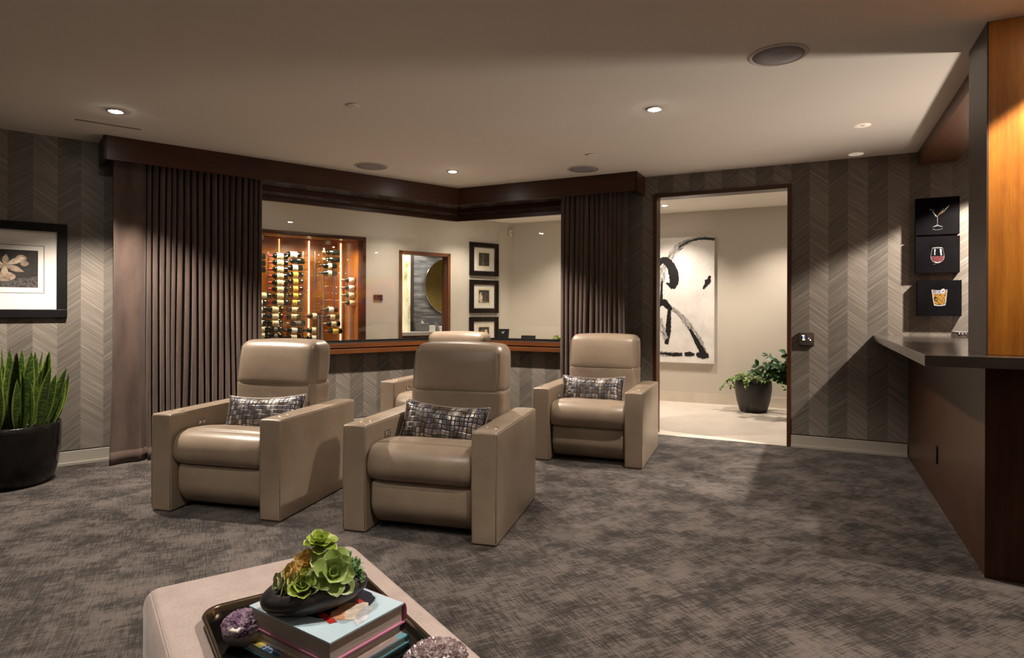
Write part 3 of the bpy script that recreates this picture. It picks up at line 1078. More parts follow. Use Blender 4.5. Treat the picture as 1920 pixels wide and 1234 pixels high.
    b.rbox(0.570, 0.07, 0.56, 0.03, (0, 0.80, 0.41), 6, deform=lambda x, y, z: (x, y + 0.35 * lean(z), z))
    b.build('back_shell', 'leather', t)
    b = MB().box(-0.30, 0.30, 0.13, 0.83, 0.035, 0.29)
    b.build('base', 'leather_dark', t)
    return t


REC = [((-0.517, 3.389), -15.5, 'taupe leather recliner nearest the viewer, in the front row centre, metallic pillow on it'),
       ((-1.797, 3.749), -13.8, 'taupe leather recliner leftmost in the front row, before the wide curtain'),
       ((0.603, 5.040), -21.0, 'taupe leather recliner at the right, beside the doorway to the hallway'),
       ((-0.770, 5.490), -20.0, 'taupe leather recliner in the back row half hidden behind the nearest recliner')]
r0 = make_recliner()
recs = []
for i, ((x, y), a, l) in enumerate(REC):
    if i == 0:
        r0.location = (x, y, 0)
        r0.rotation_euler = (0, 0, R(a))
        r0['label'] = l
        recs.append(r0)
    else:
        recs.append(dup(r0, (x, y, 0), R(a), l))


# lumbar pillows
def make_pillow():
    t = thing('lumbar_pillow', 'pillow', 'pillow', (0, 0, 0), 0, 'metallic lumbar pillows on the recliners')
    b = MB()
    nx, nz = 28, 16
    hw, hh = 0.286, 0.130
    vs, fs = [], []
    for side in (-1, 1):
        for j in range(nz + 1):
            for i in range(nx + 1):
                u, v = -1 + 2 * i / nx, -1 + 2 * j / nz
                pin = 1 - 0.10 * (1 - abs(v) ** 2) * 0 
                x = u * hw * (1 - 0.05 * (1 - v * v))
                z = v * hh * (1 - 0.19 * (1 - u * u))
                th = 0.055 * max(0, (1 - u ** 4)) ** 0.6 * max(0, (1 - v ** 4)) ** 0.6
                wr = 0.003 * math.sin(u * 17 + v * 6) * (1 - abs(u)) * 1.0
                vs.append((x, side * (th + 0.002) + (wr if side < 0 else 0), z))
    n1 = (nx + 1) * (nz + 1)
    for j in range(nz):
        for i in range(nx):
            a = j * (nx + 1) + i
            fs.append((a, a + 1, a + nx + 2, a + nx + 1))
            a += n1
            fs.append((a, a + nx + 1, a + nx + 2, a + 1))
    b.add(vs, fs, 0, True)
    b.build('pillow_cover', 'pillow', t)
    p = MB()
    pts = []
    for i in range(nx + 1):
        pts.append((vs[i][0], 0, vs[i][2]))
    for j in range(1, nz + 1):
        k = j * (nx + 1) + nx
        pts.append((vs[k][0], 0, vs[k][2]))
    for i in range(nx - 1, -1, -1):
        k = nz * (nx + 1) + i
        pts.append((vs[k][0], 0, vs[k][2]))
    for j in range(nz - 1, 0, -1):
        k = j * (nx + 1)
        pts.append((vs[k][0], 0, vs[k][2]))
    pts.append(pts[0])
    p.tube(pts, 0.0035, 6)
    p.build('piping', 'piping', t)
    return t


pil0 = make_pillow()
PIL = [(0, -0.02, 0.440, -2.5, 3.0, 'metallic patterned lumbar pillow on the recliner nearest the viewer'),
       (1, 0.035, 0.440, 2.5, -3.0, 'metallic patterned lumbar pillow on the leftmost recliner in front of the curtain'),
       (2, -0.055, 0.440, -3.0, -1.0, 'metallic patterned lumbar pillow on the recliner beside the doorway')]
for i, (ri, px_, py_, tz, roll, l) in enumerate(PIL):
    (x, y), a, _ = REC[ri]
    a = R(a)
    wx, wy = x + px_ * math.cos(a) - py_ * math.sin(a), y + px_ * math.sin(a) + py_ * math.cos(a)
    o = pil0 if i == 0 else dup(pil0, (0, 0, 0))
    o.location = (wx, wy, 0.550)
    o.rotation_euler = (Matrix.Rotation(a + R(tz), 4, 'Z') @ Matrix.Rotation(R(-20), 4, 'X') @ Matrix.Rotation(R(roll), 4, 'Y')).to_euler()
    o['label'] = l

# ================================================================== OTTOMAN AND WHAT STANDS ON IT
OX, OY = -0.543, 2.151
OA = R(-55.2)              # local x along the long edge towards the viewer, local y across (to back right)
ZO = 0.475
k_ = (1.25 - ZO) / (1.25 - 0.45)


def rescale(p):            # corner on the table plane, along the same sight line
    return (p[0] * k_, p[1] * k_)


oc = rescale((OX, OY))
ot = thing('ottoman', 'large upholstered ottoman in pale mauve velvet at the bottom left, carrying the tray', 'ottoman', (oc[0], oc[1], 0), OA)
b = MB()
OWD, OLN = 0.615, 1.25


def dfo(x, y, z):
    return (x, y, z + (0.006 * math.sin(max(0, min(1, x / OLN)) * PI) * math.sin(max(0, min(1, -y / OWD)) * PI) if z > 0.4 else 0))


b.rbox(OLN, OWD, ZO - 0.04, 0.042, (OLN / 2, -OWD / 2, (ZO + 0.04) / 2), 10, deform=dfo)
body = b.build('cushion_body', 'ottoman', ot)
s = MB()
s.tube([(0.05, -OWD + 0.020, ZO + 0.0005), (0.6, -OWD + 0.024, ZO + 0.003), (1.2, -OWD + 0.020, ZO + 0.0005)], 0.0016, 6)
s.build('seam', 'ottoman', body)
for x, y in ((0.06, -0.06), (OLN - 0.06, -0.06), (0.06, -OWD + 0.06), (OLN - 0.06, -OWD + 0.06)):
    MB().lathe([(0.024, 0), (0.028, 0.045)], 16).build('leg', 'walnut_v', ot, loc=(x, y, 0))


def oloc(x, y, z=0.0):
    c, s_ = math.cos(OA), math.sin(OA)
    return (oc[0] + x * c - y * s_, oc[1] + x * s_ + y * c, z)


# tray
ZT = ZO + 0.006
TX0, TX1, TY0, TY1 = 0.30, 0.98, -0.515, -0.095


def rrect(x0, x1, y0, y1, r, n=6):
    pts = []
    for cx_, cy_, a0 in ((x1 - r, y1 - r, 0), (x0 + r, y1 - r, 90), (x0 + r, y0 + r, 180), (x1 - r, y0 + r, 270)):
        for i in range(n + 1):
            a = R(a0 + 90 * i / n)
            pts.append((cx_ + r * math.cos(a), cy_ + r * math.sin(a)))
    return pts


tr = thing('tray', 'black lacquer tray with rounded corners and a bronze rim, on the ottoman', 'tray', oloc((TX0 + TX1) / 2, (TY0 + TY1) / 2, ZT), OA)
hx, hy = (TX1 - TX0) / 2, (TY1 - TY0) / 2
b = MB().prism(rrect(-hx + 0.006, hx - 0.006, -hy + 0.006, hy - 0.006, 0.045), 0.0, 0.006)
b.build('tray_base', 'lacquer', tr)
outer = rrect(-hx, hx, -hy, hy, 0.052, 8)
inner = rrect(-hx + 0.010, hx - 0.010, -hy + 0.010, hy - 0.010, 0.042, 8)
mid = rrect(-hx + 0.005, hx - 0.005, -hy + 0.005, hy - 0.005, 0.047, 8)
b = MB()
n = len(outer)
vs = [(x, y, 0.001) for x, y in rrect(-hx + 0.008, hx - 0.008, -hy + 0.008, hy - 0.008, 0.044, 8)] + [(x, y, 0.020) for x, y in outer] + [(x, y, 0.026) for x, y in mid] + [(x, y, 0.021) for x, y in inner] + [(x, y, 0.004) for x, y in rrect(-hx + 0.014, hx - 0.014, -hy + 0.014, hy - 0.014, 0.038, 8)]
fs = []
for k in range(4):
    for i in range(n):
        fs.append((k * n + i, k * n + (i + 1) % n, (k + 1) * n + (i + 1) % n, (k + 1) * n + i))
b.add(vs, fs, 0, True)
b.build('rim', 'bronze', tr)
ZF = ZT + 0.0065

# books: pages + cover + spine
BK = {}
cc('cover_pale', (0.48, 0.64, 0.74), 0.35, var=0.03)
cc('cover_navy', (0.018, 0.022, 0.045), 0.4)
cc('cover_red', (0.55, 0.04, 0.03), 0.4)
cc('cover_orange', (0.72, 0.36, 0.20), 0.45, var=0.15, vscale=40)
cc('cover_cream', (0.80, 0.70, 0.60), 0.45, var=0.12, vscale=60)
cc('cover_grey', (0.58, 0.60, 0.66), 0.45, var=0.15, vscale=60)
cc('cover_white', (0.78, 0.75, 0.68), 0.4)
cc('cover_pink', (0.75, 0.28, 0.48), 0.4)
cc('cover_plum', (0.15, 0.09, 0.11), 0.4)
cc('cover_teal', (0.16, 0.42, 0.52), 0.4)
cc('cover_blue', (0.04, 0.14, 0.36), 0.4, var=0.3, vscale=50)
cc('cover_yellow', (0.55, 0.42, 0.08), 0.5, var=0.5, vscale=70)
cc('cover_mauve', (0.36, 0.29, 0.30), 0.4)


def book(name, label, L, W, T, top, bottom, spine, loc, rotz, deco=None, group='books stacked on the tray'):
    """origin at the front corner of the book's underside; x to the right (spine side), y back left."""
    t = thing(name, label, 'book', loc, rotz, group)
    c = 0.0035
    b = MB()
    b.box(0, L, 0, W, T - c, T, 0)
    b.box(0, L, 0, W, 0, c, 1)
    # rounded spine on the +x side
    vs, fs = [], []
    ns = 8
    for i in range(ns + 1):
        a = -PI / 2 + PI * i / ns
        for yy in (0.0, W):
            vs.append((L + 0.010 * math.cos(a), yy, T / 2 + T / 2 * math.sin(a)))
    for i in range(ns):
        fs.append((2 * i, 2 * i + 1, 2 * i + 3, 2 * i + 2))
    b.add(vs, fs, 2, True)
    vs2 = [(v[0] - 0.003 if k_i not in () else v[0], v[1], v[2]) for k_i, v in enumerate(vs)]
    b.add(vs2, [f[::-1] for f in fs], 2, True)
    mats = [top, bottom, spine]
    if deco:
        mats += deco[0]
        for pts, mi in deco[1]:
            b.add([(x, y, T + 0.0004 + 0.0001 * mi) for x, y in pts], [tuple(range(len(pts)))], 2 + mi)
    b.build('cover', mats, t)
    p = MB().box(0.004, L - 0.002, 0.005, W - 0.005, c, T - c)
    p.build('pages', 'paper', t)
    return t


def blob(cx_, cy_, rx, ry, n=26, jit=0.08, seed=0, rot=0.0):
    rnd = random.Random(seed)
    out = []
    for i in range(n):
        a = 2 * PI * i / n
        k = 1 + rnd.uniform(-jit, jit)
        x, y = rx * math.cos(a) * k, ry * math.sin(a) * k
        out.append((cx_ + x * math.cos(rot) - y * math.sin(rot), cy_ + x * math.sin(rot) + y * math.cos(rot)))
    return out


ZB1 = 0.576        # top of the stack
k2 = (1.25 - ZB1) / (1.25 - 0.6)


def bpt(x, y):
    return (x * k2, y * k2)


cf = bpt(-0.353, 1.210)          # front corner
cl_ = bpt(-0.571, 1.369)         # left corner
cr_ = bpt(-0.238, 1.377)         # right corner
BA = math.atan2(cr_[1] - cf[1], cr_[0] - cf[0])       # book x axis to the right corner
BLn = math.hypot(cr_[0] - cf[0], cr_[1] - cf[1])
BWd = math.hypot(cl_[0] - cf[0], cl_[1] - cf[1])
z1, z2, z3 = ZF, 0.507, 0.530
deco = (['cover_navy', 'cover_red', 'cover_orange', 'cover_cream', 'cover_grey', 'cover_white'],
        [(blob(0.125, 0.125, 0.082, 0.070, 30, 0.04, 3, -0.5), 1),
         ([(0.050, 0.062), (0.066, 0.056), (0.077, 0.118), (0.062, 0.122)], 2),
         ([(0.147, 0.062), (0.158, 0.060), (0.166, 0.100), (0.154, 0.103)], 2),
         (blob(0.108, 0.076, 0.040, 0.030, 26, 0.12, 5, 0.3), 3),
         (blob(0.122, 0.056, 0.040, 0.026, 26, 0.14, 6, 0.4), 4),
         (blob(0.116, 0.034, 0.044, 0.014, 24, 0.18, 7, 0.55), 5),
         (blob(0.026, 0.238, 0.022, 0.034, 24, 0.0, 8), 6)])
book('book', 'thick art book with pale blue cover, topmost of the stack on the tray', BLn, BWd, ZB1 - z3, 'cover_pale', 'cover_pink', 'cover_pink', (cf[0], cf[1], z3), BA, deco)


def boff(dx, dy):
    return (cf[0] + dx * math.cos(BA) - dy * math.sin(BA), cf[1] + dx * math.sin(BA) + dy * math.cos(BA))


q = boff(0.002, 0.004)
book('book', 'middle book of the stack on the tray, with grey page edges and a dark spine', BLn - 0.004, BWd - 0.012, z3 - z2 - 0.0004, 'cover_plum', 'cover_cream', 'cover_plum', (q[0], q[1], z2), BA)
q = boff(-0.016, -0.012)
dec2 = (['cover_blue', 'cover_yellow', 'cover_white', 'cover_mauve'],
        [([(0.0, 0.165), (0.20, 0.165), (0.20, 0.225), (0.0, 0.225)], 1), ([(0.0, 0.225), (0.20, 0.225), (0.20, 0.285), (0.0, 0.285)], 2),
         ([(0.010, 0.15), (0.0125, 0.15), (0.0125, 0.235), (0.010, 0.235)], 3), ([(0.0, 0.190), (0.10, 0.190), (0.10, 0.1925), (0.0, 0.1925)], 3),
         ([(0.0, 0.214), (0.10, 0.214), (0.10, 0.2165), (0.0, 0.2165)], 3), ([(0.0, 0.0), (0.20, 0.0), (0.20, 0.165), (0.0, 0.165)], 4)])
book('book', 'teal edged picture book at the bottom of the stack on the tray', BLn + 0.014, BWd + 0.010, z2 - z1 - 0.0004, 'cover_teal', 'cover_teal', 'cover_teal', (q[0], q[1], z1), BA, dec2)

# ---- succulent bowl
bc = (-0.412 * 1.0, 1.345)
BZ = ZB1 + 0.0005
kb = 1.0
sb = thing('succulent_bowl', 'oblong black pebble shaped bowl of green succulents, standing on the stack of books', 'planter', (-0.445, 1.412, BZ), R(27))
b = MB()
prof = []
ny_, nx_ = 20, 40
A_, B_, C_ = 0.118, 0.076, 0.038
vs, fs = [], []
for j in range(ny_ + 1):
    ph = -PI / 2 + (PI * 0.79) * j / ny_
    for i in range(nx_):
        a = 2 * PI * i / nx_
        cph = max(0, math.cos(ph)) ** 0.8
        x, y, z = A_ * cph * math.cos(a), B_ * cph * math.sin(a), C_ + C_ * math.sin(ph) + 0.006 * (cph * math.cos(a))
        vs.append((x, y, max(0.0, z - 0.001)))
for j in range(ny_):
    for i in range(nx_):
        fs.append((j * nx_ + i, j * nx_ + (i + 1) % nx_, (j + 1) * nx_ + (i + 1) % nx_, (j + 1) * nx_ + i))
b.add(vs, fs, 0, True)
b.build('bowl', cc('charcoal_ceramic', (0.034, 0.031, 0.031), 0.36, 0, 0.5), sb)
tz = vs[-1][2]
MB().prism([(0.072 * math.cos(2 * PI * i / 24), 0.042 * math.sin(2 * PI * i / 24)) for i in range(24)], tz - 0.012, tz - 0.002).build('soil', cc('soil', (0.02, 0.015, 0.01), 0.95), sb)
MT['leaf_green'] = leaf_mat('succulent_leaf', (0.32, 0.44, 0.045), (0.58, 0.66, 0.28))
MT['leaf_pale'] = leaf_mat('pale_succulent_leaf', (0.36, 0.50, 0.14), (0.58, 0.68, 0.36))
MT['leaf_gold'] = leaf_mat('golden_succulent_leaf', (0.62, 0.42, 0.10), (0.88, 0.70, 0.42))
MT['leaf_cream'] = leaf_mat('cream_succulent_leaf', (0.36, 0.46, 0.24), (0.85, 0.68, 0.44))
MT['sedum'] = leaf_mat('sedum_leaf', (0.17, 0.32, 0.12), (0.36, 0.52, 0.30))


def leaf(b, base, dirv, up, L, W, T, cup=0.3, curl=0.3, mi=0, nl=7, nw=4, shape=0.9, tip=0.12):
    """a thick pointed leaf; dirv its run, up the upper face normal."""
    d = Vector(dirv).normalized()
    u = Vector(up)
    u = (u - d * u.dot(d)).normalized()
    s = d.cross(u)
    vs, fs, uv = [], [], []
    base = Vector(base)
    for side in (1, -1):
        for i in range(nl + 1):
            t = i / nl
            w = W * (math.sin(PI * min(1, (t * 0.86 + 0.10)) ** shape)) * (1 if t < 1 else 0.0)
            if i == nl:
                w = W * 0.03
            for j in range(nw + 1):
                v = -1 + 2 * j / nw
                p = base + d * (L * t) + s * (w * v) + u * (cup * W * v * v * (w / W) + curl * L * t * t)
                p += u * (side * T * (1 - v * v) * (1 - t * 0.7) * 0.5)
                vs.append(tuple(p))
                uv.append((j / nw, t))
    n1 = (nl + 1) * (nw + 1)
    for i in range(nl):
        for j in range(nw):
            a = i * (nw + 1) + j
            fs.append((a, a + 1, a + nw + 2, a + nw + 1))
            a += n1
            fs.append((a, a + nw + 1, a + nw + 2, a + 1))
    b.add(vs, fs, mi, True, None, uv)


def rosette(parent, name, loc, axis, R0, m, rings, seed, W=0.34, open_=1.0, T=0.12):
    rnd = random.Random(seed)
    b = MB()
    ax = Vector(axis).normalized()
    q = ax.to_track_quat('Z', 'Y')
    for k, (cnt, ang, rr) in enumerate(rings):
        for i in range(cnt):
            a = 2 * PI * (i + 0.5 * k) / cnt + rnd.uniform(-0.12, 0.12)
            el = R(ang + rnd.uniform(-6, 6))
            dv = Vector((math.cos(a) * math.cos(el), math.sin(a) * math.cos(el), math.sin(el)))
            uv_ = Vector((-math.cos(a) * math.sin(el), -math.sin(a) * math.sin(el), math.cos(el)))
            L = R0 * rr * rnd.uniform(0.92, 1.08)
            leaf(b, q @ Vector((0, 0, 0.0)), q @ dv, q @ uv_, L, R0 * W * (0.80 + 0.4 * rr), R0 * T, 0.40, 0.14, 0, 9, 4, 1.55)
    return b.build(name, m, parent, loc=loc)


RG = [(6, -5, 1.0), (6, 18, 0.92), (6, 40, 0.72), (5, 60, 0.5), (3, 78, 0.32)]
# offsets given in bowl frame (x to the right end, y back)
rosette(sb, 'rosette', (0.012, 0.010, 0.136), (0.05, -0.25, 1), 0.040, 'leaf_green', RG, 1)
MB().tube([(0.012, 0.008, 0.055), (0.013, 0.008, 0.095), (0.012, 0.010, 0.128)], 0.004, 8).build('stem', cc('plant_stem', (0.05, 0.035, 0.015), 0.8), sb)
rosette(sb, 'rosette', (0.028, -0.034, 0.078), (0.10, -0.85, 0.62), 0.062, 'leaf_pale', RG + [(7, -24, 1.02)], 2, 0.30)
rosette(sb, 'rosette', (-0.032, -0.034, 0.064), (-0.15, -0.8, 0.7), 0.042, 'leaf_green', RG, 3)
rosette(sb, 'rosette', (-0.020, -0.002, 0.098), (-0.3, -0.5, 0.8), 0.036, 'leaf_gold', RG, 4)
rosette(sb, 'rosette', (-0.050, -0.008, 0.082), (-0.8, -0.3, 0.6), 0.036, 'leaf_gold', RG[:4], 5)
rosette(sb, 'rosette', (-0.070, -0.010, 0.063), (-0.95, -0.2, 0.35), 0.036, 'leaf_cream', RG[:4], 6)
b = MB()
rnd = random.Random(9)
for k in range(130):
    u = rnd.random()
    cx_ = 0.062 + 0.034 * u + rnd.uniform(-0.014, 0.012)
    cy_ = rnd.uniform(-0.045, 0.018)
    cz_ = 0.105 - 0.040 * u + rnd.uniform(-0.020, 0.008)
    for i in range(7):
        a = rnd.uniform(0, 6.28)
        el = rnd.uniform(-0.2, 1.2)
        dv = (math.cos(a) * math.cos(el), math.sin(a) * math.cos(el), math.sin(el))
        leaf(b, (cx_, cy_, cz_), dv, (0, 0, 1), 0.0105, 0.0032, 0.002, 0.1, 0.1, 0, 2, 2)
tag(b.build('sedum_sprigs', 'sedum', sb), kind='stuff')
b = MB()
for k in range(26):
    a = rnd.uniform(0, 6.28)
    cx_, cy_ = -0.045 + rnd.uniform(-0.02, 0.02), -0.050 + rnd.uniform(-0.006, 0.006)
    dv = (math.cos(a), math.sin(a), rnd.uniform(-0.3, 0.5))
    leaf(b, (cx_, cy_, 0.048), dv, (0, 0, 1), 0.010, 0.003, 0.0015, 0.1, 0.1, 0, 2, 2)
b.build('small_sprig', cc('dark_sprig', (0.03, 0.06, 0.012), 0.5), sb)


# ---- amethysts
def crystal_mat():
    m, nt, b = mat('amethyst_crystal')
    co = coords(nt)
    f = noise(nt, co, 40, 3)
    sp = nt.nodes.new('ShaderNodeSeparateXYZ')
    nt.links.new(co, sp.inputs[0])
    col = ramp(nt, f, [(0.32, (0.15, 0.075, 0.17)), (0.50, (0.36, 0.24, 0.37)), (0.68, (0.68, 0.58, 0.66))])
    setc(nt, b, col, 0.12, 0, 0.8)
    b.inputs['Transmission Weight'].default_value = 0.25
    return m


def crystal_mat2():
    m, nt, b = mat('pale_amethyst_crystal')
    f = noise(nt, coords(nt), 35, 3)
    col = ramp(nt, f, [(0.32, (0.20, 0.12, 0.14)), (0.52, (0.44, 0.34, 0.36)), (0.70, (0.76, 0.69, 0.67))])
    setc(nt, b, col, 0.12, 0, 0.8)
    b.inputs['Transmission Weight'].default_value = 0.25
    return m


MT['amethyst'] = crystal_mat()
MT['amethyst_pale'] = crystal_mat2()
MT['agate'] = stone_mat('agate_rock', (0.16, 0.15, 0.18), (0.48, 0.44, 0.47), (0.76, 0.72, 0.73))
cc('quartz', (0.82, 0.76, 0.72), 0.4, var=0.08, vscale=60)


def geode(name, label, loc, rotz, sx, sy, sz, m, seed, tilt=0.0):
    rnd = random.Random(seed)
    t = thing(name, label, 'mineral', loc, rotz, 'amethyst geodes on the tray')
    b = MB()
    nj, ni = 10, 18
    vs, fs = [], []
    for j in range(nj + 1):
        ph = -PI / 2 + PI * j / nj
        for i in range(ni):
            a = 2 * PI * i / ni
            k = 1 + 0.10 * math.sin(3 * a + seed) + rnd.uniform(-0.05, 0.05)
            x, y, z = sx * math.cos(ph) * math.cos(a) * k, sy * math.cos(ph) * math.sin(a) * k, sz * math.sin(ph)
            vs.append((x, y, max(-sz * 0.85, z) + sz * 0.85))
    for j in range(nj):
        for i in range(ni):
            fs.append((j * ni + i, j * ni + (i + 1) % ni, (j + 1) * ni + (i + 1) % ni, (j + 1) * ni + i))
    b.add(vs, fs, 0, True)
    b.build('rock', 'agate', t)
    b = MB()
    for k in range(700):
        a = rnd.uniform(0, 6.28)
        ph = math.asin(rnd.uniform(0.22, 1))
        nrm = Vector((math.cos(ph) * math.cos(a) / sx, math.cos(ph) * math.sin(a) / sy, math.sin(ph) / sz)).normalized()
        if nrm.x * 0.2 - nrm.y * 0.1 + nrm.z < 0.05:
            continue
        p = Vector((sx * math.cos(ph) * math.cos(a), sy * math.cos(ph) * math.sin(a), sz * math.sin(ph) + sz * 0.85)) * 0.985
        nrm = (nrm + Vector((rnd.uniform(-.4, .4), rnd.uniform(-.4, .4), rnd.uniform(-.4, .4)))).normalized()
        h = rnd.uniform(0.006, 0.012)
        w = h * rnd.uniform(0.45, 0.62)
        a1 = nrm.cross(Vector((0.3, 0.2, 1))).normalized()
        a2 = nrm.cross(a1)
        vv = [tuple(p + (a1 * math.cos(R(60 * i)) + a2 * math.sin(R(60 * i))) * w) for i in range(6)]
        vv += [tuple(p + nrm * h * 0.5 + (a1 * math.cos(R(60 * i)) + a2 * math.sin(R(60 * i))) * w) for i in range(6)]
        vv.append(tuple(p + nrm * h))
        ff = [(i, (i + 1) % 6, (i + 1) % 6 + 6, i + 6) for i in range(6)] + [(i + 6, (i + 1) % 6 + 6, 12) for i in range(6)]
        b.add(vv, ff)
    tag(b.build('crystals', m, t), kind='stuff')
    b = MB()
    b.rbox(sx * 0.55, sy * 0.5, 0.008, 0.0038, (sx * 0.25, -sy * 0.45, sz * 1.62), 2, mtx=Matrix.Rotation(R(18), 4, 'X'))
    b.build('polished_flat', 'quartz', t)
    return t


kz = (1.25 - 0.50) / (1.25 - 0.48)
geode('amethyst', 'deep purple amethyst cluster at the left corner of the tray, behind the books', (-0.612, 1.418, ZF), R(-20), 0.044, 0.038, 0.036, 'amethyst', 2)
geode('amethyst', 'pale lilac amethyst cluster on the right side of the tray, in front of the books', (-0.157, 1.298, ZF), R(15), 0.062, 0.045, 0.034, 'amethyst_pale', 5)
b = MB().rbox(0.062, 0.040, 0.016, 0.0078, (0, 0, 0.0082), 4)
tag(b.build('pebble', 'quartz', loc=(-0.300, 1.512, ZF + 0.0), rotz=R(-20)), 'smooth white oval stone on the tray, behind the book stack', 'stone')

# ================================================================== LEFT PLANT
PX_, PY_ = -3.63, 4.44
sp_ = thing('potted_snake_plant', 'snake plant with striped upright leaves in a big glossy black pot below the flower picture', 'plant', (PX_, PY_, 0))
MB().lathe([(0.0001, 0.0), (0.255, 0.0), (0.285, 0.012), (0.315, 0.12), (0.330, 0.26), (0.334, 0.38), (0.333, 0.425), (0.326, 0.432), (0.316, 0.428), (0.314, 0.39), (0.0001, 0.385)], 64).build('pot', cc('pot_black', (0.006, 0.005, 0.005), 0.22, 0, 0.4), sp_)
MT['snake'] = leaf_mat('snake_plant_leaf', (0.065, 0.115, 0.016), (0.20, 0.27, 0.05), (0.014, 0.036, 0.007), 0.38)
rnd = random.Random(21)
for k in range(66):
    a = 2 * PI * k / 66 * 2.4 + rnd.uniform(-0.3, 0.3)
    rr = 0.05 + 0.23 * ((k % 11) / 10.0) ** 0.7
    bx_, by_ = rr * math.cos(a), rr * math.sin(a)
    out = Vector((bx_, by_, 0)) * 0.9 + Vector((rnd.uniform(-.08, .08), rnd.uniform(-.08, .08), 0))
    L = rnd.uniform(0.40, 0.64) * (1.0 - 0.15 * rr / 0.28)
    tw_ = -0.63 * out.x + 0.777 * out.y        # lean towards the wall is held back
    if tw_ > 0:
        out -= Vector((-0.63, 0.777, 0)) * tw_ * 0.85
    b = MB()
    d = Vector((out.x, out.y, 1.0))
    tw = rnd.uniform(0, 6.28)
    up = Vector((math.cos(tw), math.sin(tw), 0.1))
    leaf(b, (bx_, by_, 0.385), d, up, L, rnd.uniform(0.030, 0.046), 0.006, rnd.uniform(0.3, 0.55), rnd.uniform(-0.08, 0.10), 0, 12, 4, rnd.uniform(0.85, 1.1))
    b.build('leaf', 'snake', sp_)
b = MB()
for k in range(150):
    a, rr = rnd.uniform(0, 6.28), 0.30 * math.sqrt(rnd.random())
    s_ = rnd.uniform(0.012, 0.024)
    b.rbox(s_ * 2, s_ * 1.5, s_ * 1.1, s_ * 0.5, (0, 0, 0), 2, mtx=Matrix.Translation((rr * math.cos(a), rr * math.sin(a), 0.396 + rnd.uniform(0, 0.008))) @ Matrix.Rotation(rnd.uniform(0, 3), 4, 'Z'))
tag(b.build('pebbles', cc('black_pebble', (0.02, 0.018, 0.018), 0.12, 0, 0.6), sp_), kind='stuff')


# ================================================================== PICTURES
def framed(name, label, fr, s0, s1, z0, z1, wall_y, fwid, fmat, depth, mats, paint, group=None, inner=None, glass=True, cat='picture'):
    """picture frame hung on a wall; local x along the wall, y away from the room, origin at the frame's lower centre."""
    w, h = s1 - s0, z1 - z0
    t = thing(name, label, cat, fpt(fr, (s0 + s1) / 2, wall_y, z0), ROT[fr], group)
    b = MB()
    b.box(-w / 2, w / 2, -depth, -0.0005, 0, fwid)
    b.box(-w / 2, w / 2, -depth, -0.0005, h - fwid, h)
    b.box(-w / 2, -w / 2 + fwid, -depth, -0.0005, fwid, h - fwid)
    b.box(w / 2 - fwid, w / 2, -depth, -0.0005, fwid, h - fwid)
    b.build('frame', fmat, t, bev=0.003)
    if inner:
        iw = inner[0]
        b = MB()
        f2 = fwid
        b.box(-w / 2 + f2, w / 2 - f2, -depth + 0.008, -0.001, f2, f2 + iw)
        b.box(-w / 2 + f2, w / 2 - f2, -depth + 0.008, -0.001, h - f2 - iw, h - f2)
        b.box(-w / 2 + f2, -w / 2 + f2 + iw, -depth + 0.008, -0.001, f2, h - f2)
        b.box(w / 2 - f2 - iw, w / 2 - f2, -depth + 0.008, -0.001, f2, h - f2)
        b.build('fillet', inner[1], t)
    b = MB()
    b.box(-w / 2 + fwid * 0.5, w / 2 - fwid * 0.5, -0.012, -0.006, fwid * 0.5, h - fwid * 0.5, 0)
    paint(b, w, h)
    b.build('artwork', mats, t)
    if glass:
        MB().box(-w / 2 + fwid, w / 2 - fwid, -0.020, -0.018, fwid, h - fwid).build('glass', 'pic_glass', t)
    return t


cc('photo_dark', (0.016, 0.014, 0.013), 0.6, var=0.3, vscale=20)
cc('petal_sepia', (0.30, 0.225, 0.165), 0.7, var=0.25, vscale=40)
cc('petal_light', (0.46, 0.37, 0.28), 0.7, var=0.2, vscale=40)
cc('moss_grey', (0.05, 0.045, 0.042), 0.7, var=0.6, vscale=60)


